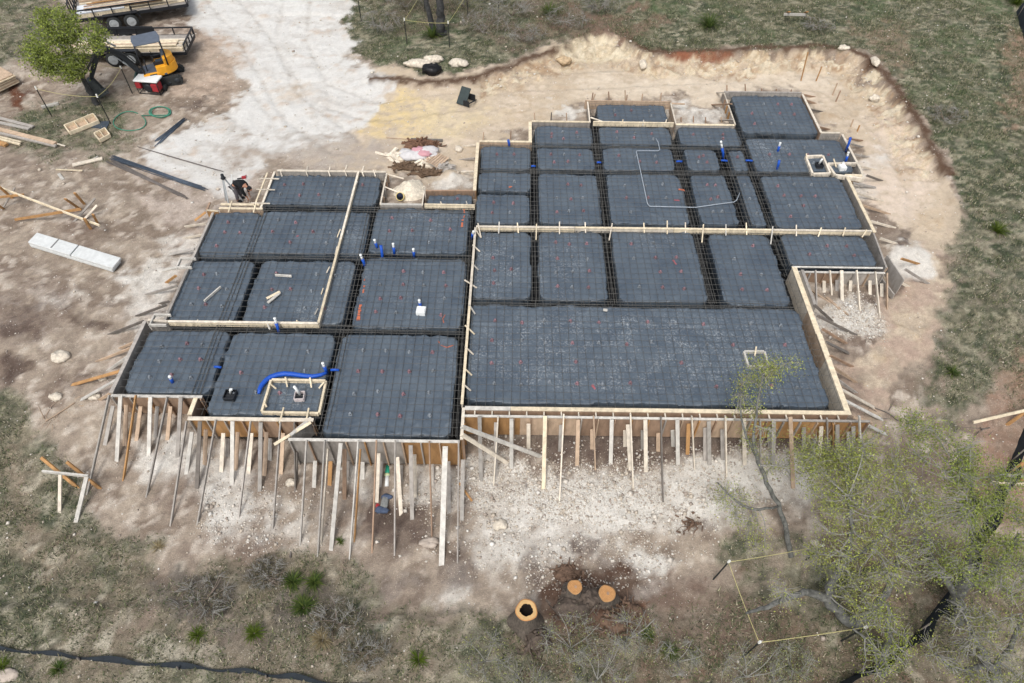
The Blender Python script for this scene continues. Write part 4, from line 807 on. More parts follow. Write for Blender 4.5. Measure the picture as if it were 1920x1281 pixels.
trap((563, 746), 'trap box with white pipe inside the pale shower frame', mat('dusty_lid', C(190, 180, 178), .7, .2, 9), (-.08, .5), .28)
trap((433, 744), 'black trap box with grey elbow on the front left pad', BLACKP, (.12, .3), .32)
trap((1535, 313), 'black trap with white stub inside the left trap frame', BLACKP, (.06, .35), .26)
trap((1578, 317), 'white trap box inside the right trap frame', PWHITE, (.0, .28), .26)
pts = [at(u, v, -.03) for u, v in [(1230, 260), (1234, 267), (1237, 281), (1234, 283), (1194, 283), (1193, 285), (1204, 335), (1214, 382), (1218, 387), (1260, 388), (1304, 389), (1345, 383), (1376, 379), (1381, 376), (1387, 362)]]
mb = MB(); mb.tube(pts, .019, 6); single('conduit', mb, GREY, 'thin grey conduit bent in a square loop over the back right pads', 'conduit')
b = gat(725, 912); t = at_y(727, 874, 10.45)
root = thing('drain_pipe', 'green and white drain pipe sticking out under the front form', 'pipe', t, world=True)
mb = MB(); mb.tube([t, t+(b-t)*.45], .075, 12); mb.build('green_pipe', PGREEN, root); mb = MB(); mb.tube([t+(b-t)*.42, b], .06, 12); mb.build('white_end', PWHITE, root); mb = MB(); mb.tube([t+(b-t)*.4, t+(b-t)*.5], .085, 12); mb.build('coupling', mat('pale_tape', C(196, 204, 160), .6, .1), root)
# sticks left lying on the slab
for (u0, v0, u1, v1, k, l) in [(383, 565, 414, 538, 'w', 'white stick lying slantwise on the left slab'), (516, 516, 547, 518, 'w', 'pale stick lying level on the left slab'), (500, 560, 525, 547, 'c', 'cream stick of the crossed pair on the left slab'), (502, 568, 525, 549, 'w', 'white stick of the crossed pair on the left slab'), (1131, 581, 1139, 582, 'w', 'short white offcut at the back of the garage bay')]:
    mb = MB(); mb.board(at(u0, v0, -.03), at(u1, v1, -.03), .1, .035, (1, 0, 0)) if u1-u0 < 28 else mb.board(at(u0, v0, -.03), at(u1, v1, -.03), .09, .04, (0, 0, 1)); single('stick', mb, wood(k), l, 'stick', bevel=.004)

# ---------------------------------------------------------------- things lying on the site
def plank(u0, v0, u1, v1, w, t, k, label, lift=.02, grp=None, wide='h', nm='plank', h0=0, h1=0, m_=None):
    a = gat(u0, v0, lift+h0); b = gat(u1, v1, lift+h1); d = b-a; side = np.cross(d, (0, 0, 1)); side = side if wide == 'h' else (0, 0, 1)
    mb = MB(); mb.board(a, b, w, t, side); return single(nm, mb, m_ or wood(k), label, nm.replace('_', ' '), group=grp, bevel=.004)
STB = mat('blued_steel', C(74, 84, 96), .5, .25, 12, metal=.4, stretch=(1, 1, 1))
def bundle(u0, v0, u1, v1, n_, spread, label, m_, r=.012):
    a = gat(u0, v0, .03); b = gat(u1, v1, .03); d = (b-a)/np.linalg.norm(b-a); s = np.array([-d[1], d[0], 0]); root = thing('bar_bundle', label, 'steel bars', (a+b)/2, world=True)
    for i in range(n_):
        o = s*spread*(random.random()-.5)*2+np.array([0, 0, random.uniform(0, .05)]); o2 = s*spread*(random.random()-.5)*1.4+np.array([0, 0, random.uniform(0, .05)]); e0, e1 = random.uniform(-.25, .25), random.uniform(-.25, .25)
        mb = MB(); p, q = a+o+d*e0, b+o2+d*e1; mb.tube([p, (p+q)/2+s*random.uniform(-.03, .03), q], r, 5); mb.build('steel_bar', m_, root)
    return root
bundle(216, 297, 380, 354, 22, .15, 'blue grey bundle of steel bars on the white caliche', STB, .016)
bundle(210, 304, 345, 370, 18, .13, 'brown grey bundle of steel bars nearest the dirt edge', mat('brown_steel', C(104, 98, 94), .7, .25, 10), .016)
bundle(292, 269, 348, 224, 12, .2, 'dark fan of short steel bars beside the green hose', STB, .016)
bundle(262, 277, 418, 322, 2, .03, 'single long thin bar across the white caliche', mat('brown_steel', C(122, 112, 104)), .016)
# precast panel stack
PAN = mat('pale_concrete', C(196, 198, 196), .85, .12, 6, bump=.1)
cs = [gat(*c) for c in [(76, 446), (232, 493), (215, 513), (59, 464)]]; cs = np.array(cs); gl = cs[:, 2].mean()
root = thing('panel_stack', 'stack of pale concrete panels lying on the brown dirt', 'panels', (cs[:, 0].mean(), cs[:, 1].mean(), gl), world=True)
ax = cs[1]-cs[0]; sx = cs[3]-cs[0]
for layer, (f0, f1, z0, z1, o) in enumerate([(0, .5, .17, .26, 0), (.515, 1, .17, .26, .0), (0., .98, .02, .15, .06)]):
    mb = MB(); P4 = [cs[0]+ax*f0+sx*o, cs[0]+ax*f1+sx*o, cs[0]+ax*f1+sx*(1+o*.3), cs[0]+ax*f0+sx*(1+o*.3)]; mb.prism([(p[0], p[1]) for p in P4][::-1], gl+z0+.002*layer, gl+z1); mb.build('panel', PAN, root, .012)
mb = MB(); p = cs[0]+ax*.27; mb.board((p[0], p[1], gl+.267), tuple((p+sx*.9)[:2])+(gl+.267,), .05, .012, ax); mb.build('strap', mat('grey_strap', C(120, 120, 118)), root)
# form boxes on the turf
def tray(cpx, label, n_, k='c', hh=.16):
    P = np.array([gat(*c) for c in cpx]); z = P[:, 2].mean()+.02; c = P.mean(0); root = thing('form_box', label, 'wooden box', (c[0], c[1], z), world=True); ax = P[1]-P[0]; sx = P[3]-P[0]; ax[2] = sx[2] = 0
    mb = MB(); mb.prism([(p[0], p[1]) for p in P][::-1] if np.cross(ax, sx)[2] < 0 else [(p[0], p[1]) for p in P], z, z+.03); mb.build('bottom', wood('t'), root)
    up = np.array([0, 0, hh/2+.03])
    for (a, b, nn) in [(P[0], P[1], sx), (P[3], P[2], sx), (P[0], P[3], ax), (P[1], P[2], ax)]:
        a = np.array([a[0], a[1], z]); b = np.array([b[0], b[1], z]); mb = MB(); mb.board(a+up, b+up+np.array([0, 0, .001]), .04, hh, nn); mb.build('side_board', wood(k), root)
    for i in range(1, n_):
        a = P[0]+(P[1]-P[0])*i/n_; b = P[3]+(P[2]-P[3])*i/n_; a = np.array([a[0], a[1], z]); b = np.array([b[0], b[1], z]); mb = MB(); mb.board(a+up*.95, b+up*.95, .03, hh*.8, ax); mb.build('divider', wood(k), root)
tray([(124, 242), (178, 220), (188, 233), (134, 255)], 'long pale wooden form box with three compartments on the turf', 3)
tray([(180, 257), (200, 247), (209, 259), (190, 269)], 'small square pale wooden form box on the turf', 2)
mb = MB(); P = [gat(*c) for c in [(186, 229), (207, 229), (200, 244), (172, 240)]]; mb.add([p+np.array([0, 0, .05]) for p in P]+[p+np.array([0, 0, .02]) for p in P], [(0, 3, 2, 1), (4, 5, 6, 7), (0, 1, 5, 4), (1, 2, 6, 5), (2, 3, 7, 6), (3, 0, 4, 7)]); single('steel_plate', mb, STB, 'dark blue grey sheet lying beside the long form box', 'sheet')
# green hose
pts = []
for i in range(64):
    t = i/63; a = t*2*math.pi*3.1; pts.append(gat(300+19*math.cos(a)*(1+.12*math.sin(a*.7)), 210+10*math.sin(a), .03+.012*(a/6.28)))
for i in range(24):
    t = i/23; a = -.6+t*2*math.pi*.95; pts.append(gat(243+30*math.cos(a)+3*math.sin(a*2), 227+18*math.sin(a), .03))
mb = MB(); mb.tube(pts, .022, 6); single('hose', mb, mat('green_hose', C(62, 128, 106), .5, .1, 9), 'coiled green garden hose on the dirt', 'hose')
# timber lying on the left
for i, a in enumerate([(-30, 214, 62, 238, .16, .06, 'g', 'upper grey plank of the timber at the left edge'), (-30, 224, 55, 242, .16, .06, 's', 'second grey plank of the timber at the left edge'), (-30, 236, 104, 270, .2, .12, 't', 'long tan beam with green end at the left edge'), (-30, 243, 105, 274, .12, .08, 'g', 'long grey plank beside the tan beam'),
                      (-30, 250, 40, 267, .09, .07, 'c', 'upper cream stud of the short pile at the left edge'), (-30, 254, 38, 271, .09, .07, 'c', 'lower cream stud of the short pile at the left edge'), (105, 269, 122, 274, .07, .03, 'p', 'short pale strip beyond the tan beam'), (-20, 262, 12, 272, .2, .1, 'o', 'orange offcut at the left edge'),
                      (136, 310, 192, 297, .2, .05, 'p', 'grey board lying on the dirt above the batter boards'), (105, 318, 155, 320, .06, .04, 'c', 'thin cream strip on the dirt above the batter boards'), (110, 326, 118, 337, .12, .04, 'w', 'small white block on the dirt above the batter boards'), (160, 306, 184, 293, .05, .03, 'w', 'thin white strip on the grey board'),
                      (78, 201, 110, 194, .14, .1, 'w', 'weathered board under the tree'), (35, 1045, 51, 1038, .0, .0, 'p', '')]):
    if a[7]: plank(*a[:4], a[4], a[5], a[6], a[7], .03+a[5]/2)
cs = np.array([gat(*c) for c in [(-40, 136), (2, 136), (38, 160), (-10, 186)]]); gl = cs[:, 2].mean()
root = thing('plywood_stack', 'stack of pale plywood sheets at the left edge above red dirt', 'plywood stack', (cs[:, 0].mean(), cs[:, 1].mean(), gl), world=True)
for i in range(8):
    q = [(p[0]+random.uniform(-.05, .05), p[1]+random.uniform(-.05, .05)) for p in cs]; mb = MB(); mb.prism(q[::-1], gl+.05+i*.055, gl+.1+i*.055); mb.build('sheet', wood('ct'[i % 2]), root)
# batter boards
def batter(label, parts):
    root = None
    for (u0, v0, h0, u1, v1, h1, w, t, k, nm) in parts:
        a = gat(u0, v0, h0); b = gat(u1, v1, h1)
        if root is None: root = thing('batter_board', label, 'batter board', ((a+b)/2)-np.array([0, 0, .3]), world=True)
        mb = MB(); mb.board(a, b, w, t, (0, 0, 1) if abs(h1-h0) < .3 else (1, 0, 0)); mb.build(nm, wood(k), root)
batter('tan batter board with long pale bar on the left dirt', [(0, 352, .55, 187, 423, .45, .09, .05, 'c', 'crossbar'), (28, 412, .1, 152, 392, .6, .09, .06, 'o', 'crossbar'), (150, 392, -.1, 122, 373, .9, .09, .05, 'o', 'stake'), (160, 385, -.1, 140, 362, .9, .09, .05, 'o', 'stake'), (172, 432, -.1, 158, 410, .7, .1, .05, 'o', 'stake'),
        (184, 420, -.1, 174, 402, .7, .08, .05, 'o', 'stake'), (132, 424, -.1, 178, 372, .5, .08, .04, 'g', 'stake'), (150, 420, -.1, 182, 385, .4, .08, .04, 'p', 'stake')])
batter('half seen batter board at the far left edge', [(-20, 372, .5, 45, 365, .5, .08, .05, 'o', 'crossbar'), (26, 374, -.1, -2, 350, .9, .1, .05, 'o', 'stake'), (0, 400, -.1, 28, 352, .6, .05, .04, 'g', 'stake'), (10, 394, -.1, -8, 382, .5, .08, .05, 'o', 'stake')])
batter('pale goalpost batter board in front of the leftmost form', [(80, 884, .65, 166, 893, .65, .1, .05, 'w', 'crossbar'), (112, 972, -.1, 113, 890, .62, .09, .05, 'p', 'leg'), (139, 995, -.15, 163, 892, .62, .11, .05, 'w', 'leg'), (150, 918, -.05, 77, 858, .55, .09, .05, 'o', 'stake'), (191, 919, -.05, 125, 866, .55, .09, .05, 'o', 'stake')])
batter('upper batter board at the right edge beside the silt fence', [(1825, 792, .3, 1950, 763, .6, .09, .05, 'c', 'crossbar'), (1884, 800, -.05, 1940, 760, .7, .1, .05, 'o', 'stake')])
batter('lower batter board with two rails at the right edge', [(1871, 890, .5, 1960, 897, .5, .1, .05, 'w', 'crossbar'), (1857, 905, .45, 1960, 910, .45, .09, .05, 'c', 'crossbar'), (1878, 905, -.05, 1925, 862, .7, .1, .05, 'o', 'stake'), (1905, 905, -.05, 1950, 880, .7, .1, .05, 'o', 'stake')])
batter('small white barred batter board far back on the turf', [(1470, 27, .45, 1511, 28, .45, .12, .05, 'w', 'crossbar'), (1475, 24, -.1, 1480, 22, .75, .12, .05, 'o', 'stake'), (1508, 25, -.1, 1514, 22, .75, .12, .05, 'o', 'stake')])
for a in [(1510, 537, 1590, 590, .06, .04, 't', 'long tan strip lying on the white gravel under the right form'), (1550, 557, 1575, 580, .1, .03, 't', 'short tan board lying on the white gravel under the right form'), (861, 906, 885, 940, .06, .04, 'o', 'orange stick lying in front of the tall front form'), (724, 258, 800, 264, .03, .03, 't', 'thin stick lying behind the bark pile')]: plank(*a[:4], a[4], a[5], a[6], a[7], .04, nm='loose_strip')
plank(770, 262, 830, 264, .12, .1, 'd', 'mossy grey log behind the bark pile', .05, nm='log')

# ---------------------------------------------------------------- machines
BLK = mat('black_paint', C(34, 36, 40), .5, .2, 8); RUB = mat('rubber', C(48, 50, 50), .85, .25, 12, bump=.2); YEL = mat('yellow_paint', C(226, 160, 44), .45, .1, 5); DKG = mat('dark_steel_arm', C(44, 48, 52), .55, .25, 10)
RIM = mat('grey_rim', C(158, 162, 164), .5, .15, 12); SEAT = mat('seat_vinyl', C(84, 96, 108), .6, .25, 14); ROOF = mat('canopy_grey', C(86, 94, 106), .6, .15, 6); RED = mat('red_paint', C(150, 44, 50), .5, .15, 8)
b = gat(306, 150)
ex = thing('mini_excavator', 'yellow and black mini excavator with canopy parked beside the tree', 'excavator', b, math.radians(14))
for sy in (-.5, .5):                       # the machine faces -x; two rubber tracks
    mb = MB(); pr = []
    for i in range(11): t = math.pi/2+math.pi*i/10; pr.append((-.78+.2*math.cos(t), .2+.2*math.sin(t)))
    for i in range(11): t = -math.pi/2+math.pi*i/10; pr.append((.78+.2*math.cos(t), .2+.2*math.sin(t)))
    mb.profile(pr, sy-.12, sy+.12)
    for i in range(14): mb.box((-.75+i*.115, sy, .405), (.05, .25, .02)); 
    for s_ in (-1, 1):
        for i in range(5): t = -1.2+.6*i; mb.box((s_*(.78+.205*math.cos(t)), sy, .2+.205*math.sin(t)), (.03, .25, .05))
    tr = mb.build('track', RUB, ex)
    mb = MB(); mb.lathe([(.03, -.135), (.13, -.135), (.13, .135), (.03, .135)], 12, (-.76, sy, .2), (0, 1, 0)); mb.build('idler', DKG, tr); mb = MB(); mb.lathe([(.03, -.135), (.13, -.135), (.13, .135), (.03, .135)], 12, (.76, sy, .2), (0, 1, 0)); mb.build('sprocket', DKG, tr)
    for x_ in (-.4, 0, .4): mb = MB(); mb.lathe([(.07, -.13), (.07, .13)], 10, (x_, sy, .12), (0, 1, 0)); mb.build('roller', DKG, tr)
mb = MB(); mb.box((0, 0, .36), (1.0, .76, .18)); mb.build('undercarriage', DKG, ex)
mb = MB(); mb.profile([(-1.12, .04), (-1.02, .02), (-1.0, .2), (-1.07, .42), (-1.14, .42)], -.62, .62); [mb.board((-.5, s, .3), (-1.02, s, .22), .08, .1, (0, 0, 1)) for s in (-.3, .3)]; mb.build('dozer_blade', mat('green_grey_blade', C(60, 84, 78), .7, .25, 8), ex)
RZ = Matrix.Rotation(math.radians(14), 3, 'Z')
def rot(mb): mb.v = [tuple(RZ @ Vector(p)) for p in mb.v]; return mb
mb = MB(); o_ = [(.78*math.cos(t), .62*math.sin(t)) for t in np.linspace(-1.25, 1.25, 12)]; mb.prism([(x_+.08, y_) for x_, y_ in o_]+[(-.1, .62), (-.1, -.62)], .5, .92); mb.prism([(x_*.93+.08, y_*.93) for x_, y_ in o_]+[(.32, .5), (.32, -.5)], .92, 1.22); rot(mb).build('counterweight', YEL, ex, .04)
mb = MB(); mb.prism([(-.1, -.6), (.3, -.6), (.3, .6), (-.1, .6), (-.72, .52), (-.78, -.5)], .5, .6); rot(mb).build('floor_plate', ROOF, ex, .02)
mb = MB(); mb.prism([(-.72, -.6), (.0, -.63), (.0, -.5), (-.7, -.46)], .5, .7); rot(mb).build('side_skirt', YEL, ex, .03)
mb = MB(); mb.box((-.3, -.625, .62), (.3, .02, .09)); mb.box((.86, .1, .8), (.02, .4, .12)); rot(mb).build('dark_decal', BLK, ex)
mb = MB(); mb.tube([(-.7, .1, .8), (-1.1, .13, 1.5), (-1.7, .13, 2.0), (-2.05, .12, 2.3)], .018, 5); mb.tube([(-.7, -.1, .8), (-1.15, -.13, 1.5), (-1.7, -.13, 1.95), (-2.4, -.11, 1.6)], .018, 5); rot(mb).build('hydraulic_hose', BLK, ex)
mb = MB(); mb.box((.16, .02, .86), (.42, .46, .14)); mb.box((.36, .02, 1.12), (.12, .44, .5), R=Matrix.Rotation(.2, 3, 'Y')); rot(mb).build('seat', SEAT, ex, .05)
mb = MB(); mb.box((.12, .36, .98), (.5, .12, .16)); mb.box((.12, -.32, .98), (.5, .12, .16)); mb.tube([(-.05, .36, 1.05), (-.08, .36, 1.3)], .02, 6); mb.tube([(-.05, -.32, 1.05), (-.08, -.32, 1.3)], .02, 6); mb.tube([(-.5, .06, .6), (-.46, .06, 1.1)], .02, 6); mb.tube([(-.5, -.06, .6), (-.46, -.06, 1.1)], .02, 6); rot(mb).build('console', BLK, ex)
mb = MB(); mb.prism([(-.62, -.52), (.5, -.55), (.56, 0), (.5, .55), (-.62, .52), (-.68, 0)], 1.98, 2.05); rot(mb).build('canopy_roof', ROOF, ex, .04)
for (x0, y0, z0, x1, y1) in [(-.66, -.54, .6, -.6, -.48), (-.66, .54, .6, -.6, .48), (.46, -.54, .9, .46, -.5), (.46, .54, .9, .46, .5)]:
    mb = MB(); mb.tube([(x0, y0, z0), (x0+.02, y0, 1.5), (x1, y1, 2.0)], .035, 8); rot(mb).build('canopy_post', BLK, ex)
RB = Matrix.Rotation(math.radians(16), 3, 'Z')
def rotb(mb): mb.v = [tuple(RB @ Vector(p)) for p in mb.v]; return mb
mb = MB(); mb.box((-.78, 0, .55), (.3, .24, .4)); rotb(mb).build('boom_foot', DKG, ex, .03)
mb = MB(); mb.profile([(-.72, .62), (-.8, .82), (-1.25, 1.75), (-2.05, 2.25), (-2.1, 2.1), (-1.42, 1.6), (-1.0, .68)], -.09, .09); rotb(mb).build('boom', DKG, ex, .02)
mb = MB(); mb.profile([(-1.85, 2.38), (-2.05, 2.42), (-2.95, .85), (-2.82, .78), (-2.0, 1.9)], -.075, .075); rotb(mb).build('dipper_arm', DKG, ex, .02)
mb = MB(); mb.tube([(-.95, .0, .75), (-1.35, 0, 1.25)], .05, 8); mb.tube([(-1.3, 0, 1.2), (-1.62, 0, 1.6)], .03, 8); mb.tube([(-1.35, 0, 1.98), (-1.8, 0, 2.44)], .045, 8); mb.tube([(-2.1, .12, 1.95), (-2.6, .12, 1.35)], .04, 8); rotb(mb).build('hydraulic_ram', RIM, ex)
mb = MB(); mb.profile([(-2.8, .82), (-3.05, .78), (-3.3, .45), (-3.2, .12), (-2.85, .02), (-2.55, .12), (-2.62, .2), (-2.9, .16), (-3.1, .24), (-3.15, .46), (-2.95, .62)], -.27, .27); mb.profile([(-2.8, .82), (-3.05, .78), (-3.3, .45), (-3.2, .12), (-2.85, .02), (-2.55, .12)], -.29, -.26); mb.profile([(-2.8, .82), (-3.05, .78), (-3.3, .45), (-3.2, .12), (-2.85, .02), (-2.55, .12)], .26, .29)
[mb.box((-2.5, y_, .12), (.14, .05, .03)) for y_ in (-.22, -.07, .07, .22)]; rotb(mb).build('bucket', mat('worn_bucket', C(78, 82, 82), .7, .3, 10), ex)

def wheel(root, x, y, z, r, w):
    t = D.objects.new('wheel', None); COL.objects.link(t); t.parent = root; t.location = (x, y, z)
    mb = MB(); mb.lathe([(r*.55, -w/2), (r*.9, -w/2), (r, -w*.3), (r, w*.3), (r*.9, w/2), (r*.55, w/2)], 22, (0, 0, 0), (0, 1, 0)); mb.build('tyre', RUB, t)
    mb = MB(); mb.lathe([(.05, -w*.58), (r*.2, -w*.56), (r*.3, -w*.52), (r*.52, -w*.515), (r*.62, -w*.56), (r*.62, w*.56), (r*.52, w*.515), (r*.3, w*.52), (.05, w*.55)], 18, (0, 0, 0), (0, 1, 0)); mb.build('rim', RIM, t)
def trailer(label, wpx, heading, L, Wd, deckz, railh, rails, wheels_at, rear):
    b = gat(*wpx); root = thing('flatbed_trailer', label, 'trailer', b, math.radians(heading))
    # near side at y=0, bed extends to +y; x along
    x0, x1 = rear, rear+L
    mb = MB(); mb.box(((x0+x1)/2, Wd/2, deckz), (L, Wd, .05)); mb.build('deck', wood('g'), root)
    mb = MB()
    for y in (-.02, Wd+.02): mb.box(((x0+x1)/2, y, deckz-.05), (L, .07, .14))
    for x in (x0, x1): mb.box((x, Wd/2, deckz-.05), (.07, Wd, .14))
    for i in range(9): mb.box((x0+L*(i+.5)/9, Wd/2, deckz-.09), (.05, Wd, .08))
    mb.build('chassis', BLK, root)
    for y in rails:
        mb = MB(); mb.box(((x0+x1)/2, y, deckz+railh), (L, .055, .055)); n_ = 6
        for i in range(n_+1): mb.box((x0+.03+(L-.06)*i/n_, y, deckz+railh/2), (.05, .05, railh))
        mb.build('side_rail', BLK, root)
    for y in (-.16, Wd+.16):
        for x in wheels_at: wheel(root, x, y, .36, .36, .22)
        mb = MB(); mb.profile([(wheels_at[0]-.52, .5), (wheels_at[0]-.4, .8), (wheels_at[1]+.4, .8), (wheels_at[1]+.52, .5), (wheels_at[1]+.48, .5), (wheels_at[1]+.37, .76), (wheels_at[0]-.37, .76), (wheels_at[0]-.48, .5)], y-.13, y+.13); mb.build('fender', BLK, root)
    return root
t1 = trailer('far flatbed trailer at the top left loaded with plywood and scrap timber', (236, 52), 21, 5.4, 2.1, .72, .42, (-.03, 2.13), (-.42, .42), -2.1)
mb = MB()
for y in (0, .5, 1.05, 1.6, 2.1): mb.box((-2.16, y, 1.05), (.06, .06, .9))
mb.box((-2.16, 1.05, 1.5), (.06, 2.1, .06)); mb.box((-2.16, 1.05, .85), (.06, 2.1, .06)); mb.build('tail_gate', BLK, t1)
t2 = trailer('near black railed trailer behind the excavator loaded with lumber', (238, 121), 4, 5.6, 1.75, .55, .38, (1.77,), (-.42, .42), -2.6)
mb = MB(); mb.box((-.2, 1.8, .82), (2.6, .04, .36)); mb.build('ramp_panel', BLK, t2)
mb = MB(); mb.box((3.02, .87, .93), (.06, 1.8, .06)); [mb.box((3.02, y, .76), (.05, .05, .36)) for y in (0, .44, .87, 1.3, 1.74)]; mb.build('head_board', BLK, t2)
def load(root, label, items, z0):
    rz = root.rotation_euler[2]; R = Matrix.Rotation(rz, 3, 'Z'); loc = Vector(root.location)+R @ Vector((0, 0, z0)); r2 = thing('lumber_load', label, 'lumber', loc, rz)
    for (x0, x1, y, w, z, h, k, nm, m_) in items:
        mb = MB(); mb.box(((x0+x1)/2, y, z+h/2), (x1-x0, w, h), random.uniform(-.015, .015)); mb.build(nm, m_ or wood(k), r2, .004)
FOAM = mat('pale_sheet', C(206, 210, 214), .7, .08, 6)
load(t1, 'pale sheets and scrap boards piled on the far trailer', [(-1.95, .5, .55, 1.0, .0, .16, 'c', 'sheet_stack', None), (-1.95, .3, .55, .96, .165, .05, 'w', 'sheet_stack', FOAM), (-1.9, 3.1, 1.5, .8, 0, .14, 'p', 'sheet_stack', None)]+[(-1.9+random.uniform(0, 1.2), 1.2+random.uniform(0, 2), .2+random.uniform(0, 1.7), .09, .17+.045*random.randint(0, 4), .04, random.choice('ctob'), 'board', None) for i in range(26)]+[(.6, 3.2, .3+.12*i, .1, 0+.05*(i % 3), .05, 'cpt'[i % 3], 'board', None) for i in range(9)], .75)
load(t2, 'cream planks stacked on the near trailer behind the excavator', [(-2.5, 2.9, .12+.15*i, .14, .0, .16+.05*(i % 2), 'cp'[i % 2], 'plank', None) for i in range(6)]+[(-2.4, 2.6, .2+.15*i, .14, .215, .045, 'ctc'[i % 3], 'plank', None) for i in range(4)], .58)
# generator
b = gat(287, 172); gn = thing('generator', 'red framed generator with white top in front of the excavator', 'generator', b, math.radians(-6))
mb = MB(); mb.box((0, 0, .66), (1.15, .62, .08)); mb.build('top_plate', PWHITE, gn, .03)
mb = MB(); mb.box((-.42, -.05, .44), (.26, .5, .3)); mb.box((.36, -.1, .36), (.3, .44, .36)); mb.build('red_housing', RED, gn, .03)
mb = MB(); mb.box((0, 0, .36), (.5, .42, .36)); mb.lathe([(.16, -.1), (.2, -.06), (.2, .06), (.16, .1)], 14, (.05, -.25, .34), (0, 1, 0)); mb.build('engine', BLK, gn, .02)
mb = MB()
for x in (-.52, .52):
    mb.tube([(x, -.28, .03), (x, -.28, .62), (x, .28, .62), (x, .28, .03), (x, -.28, .03)], .02, 6)
for y in (-.28, .28): mb.tube([(-.52, y, .05), (.52, y, .05)], .02, 6)
mb.build('tube_frame', BLK, gn); mb = MB(); mb.lathe([(.05, -.06), (.15, -.06), (.15, .06), (.05, .06)], 14, (.55, .2, .13), (1, 0, 0)); mb.build('wheel', RUB, gn)
# black bin and bag on the tan pad
b = gat(870, 192); bn = thing('plastic_bin', 'dark green black bin tipped on the tan pad', 'bin', b, math.radians(-28)); mb = MB()
RX = Matrix.Rotation(-.75, 3, 'X'); mb.box((0, 0, .32), (.5, .06, .82), R=RX); mb.build('panel', mat('dark_green', C(46, 56, 56), .6, .2), bn, .02); mb = MB(); mb.box((.24, .28, .2), (.4, .05, .3)); mb.box((.3, -.28, .16), (.3, .05, .26)); mb.tube([(.3, -.3, .1), (.5, .3, .12)], .03, 6); mb.build('frame', BLK, bn)
def blobmesh(c, r, sq=(1, 1, 1), n=14, amp=.25, seed=0, sc=1.8):
    mb = MB(); k = n//2; vs = []; rr = np.random.RandomState(seed); ph = rr.uniform(0, 40, 2)
    for i in range(k+1):
        th = math.pi*i/k
        for j in range(n):
            a = 2*math.pi*j/n; d = np.array([math.sin(th)*math.cos(a), math.sin(th)*math.sin(a), math.cos(th)])
            f = 1+amp*2*(float(fbm(d[0]*sc+ph[0]+d[2]*1.3, d[1]*sc+ph[1]-d[2]*.7, 1., 3))-.5); q = d*f*r*np.array(sq); vs.append(q+np.array(c))
    fs = [(i*n+j, (i+1)*n+j, (i+1)*n+(j+1) % n, i*n+(j+1) % n) for i in range(k) for j in range(n)]
    return mb.add(vs, fs, True)
def lump(px, r, sq, m_, name, label, cat, amp=.3, seed=0, grp=None, sink=.3):
    b = gat(*px); return single(name, blobmesh((0, 0, 0), r, sq, 22, amp*1.5, seed, 2.2), m_, label, cat, loc=(b[0], b[1], b[2]+r*sq[2]*(1-sink)-r*sq[2]*.0), group=grp)
ROCK = mat('limestone_rock', C(196, 186, 170), .95, .35, 9, bump=.8); ROCKT = mat('tan_rock', C(176, 154, 124), .95, .35, 8, bump=.8); ROCKD = mat('grey_rock', C(168, 156, 144), .9, .25, 7, bump=.4); BARK = mat('bark_heap', C(98, 80, 64), .95, .4, 9, bump=.6); BAG = mat('black_bag', C(18, 18, 20), .45, .2, 6)
lump((812, 137), .42, (1, .8, .6), BAG, 'bin_bag', 'black bin bag at the foot of the grassy bank', 'bag', .4, 3)
for i, (px, r, sq, m_, l) in enumerate([((114, 672), .24, (1.1, .9, .55), ROCK, 'pale round boulder left of the leftmost form'), ((107, 746), .18, (1.1, .8, .5), ROCK, 'pale flat boulder at the lower left of the leftmost form'), ((193, 711), .13, (1, .8, .6), ROCK, 'small pale boulder beside the orange kicker'), ((178, 745), .17, (1, .8, .5), ROCK, 'small pale boulder at the foot of the white kicker'),
                              ((938, 986), .17, (1.1, .9, .6), ROCK, 'white boulder below the garage corner'), ((806, 1020), .2, (1.3, .8, .5), ROCKD, 'brown flat stone in the dark soil below the front form'), ((547, 906), .16, (1, .8, .6), ROCK, 'pale stone between the kickers of the middle step'), ((785, 124), .42, (1.7, .6, .45), ROCK, 'long white rock on the grassy bank top'), ((812, 114), .32, (1.4, .6, .5), ROCK, 'second white rock on the grassy bank top'),
                              ((862, 122), .36, (1.3, .8, .5), ROCK, 'white chalky rock right of the reddish heap'), ((1640, 119), .26, (.7, 1.4, .6), ROCK, 'white boulder on the rim of the cut'), ((1205, 124), .24, (.7, 1.2, .7), ROCK, 'upright pale block at the foot of the bank'), ((1057, 118), .32, (1.2, .9, .6), ROCKT, 'tan boulder bedded in the bank face'),((1582, 92), .22, (1.3, .8, .5), ROCK, 'pale rock at the bend of the bank rim'), ((860, 282), .2, (.9, 1, .6), ROCK, 'pale stone beside the cream left form'),
                              ((8, 1268), .2, (1.5, .9, .3), ROCKD, 'flat grey rock in the bottom left corner'), ((1528, 1020), .13, (1, .9, .7), ROCK, 'small white stone at the rope corner under the trees'), ((1290, 985), .0, (1, 1, 1), ROCK, ''), ((1000, 320), .0, (1, 1, 1), ROCK, ''), ((1640, 187), .25, (1, .8, .6), ROCK, 'lone stone on the tan pad below the ledge')]):
    if l: lump(px, r, sq, m_, 'boulder', l, 'boulder', .35, i+20, 'pale boulders on the site', .45)
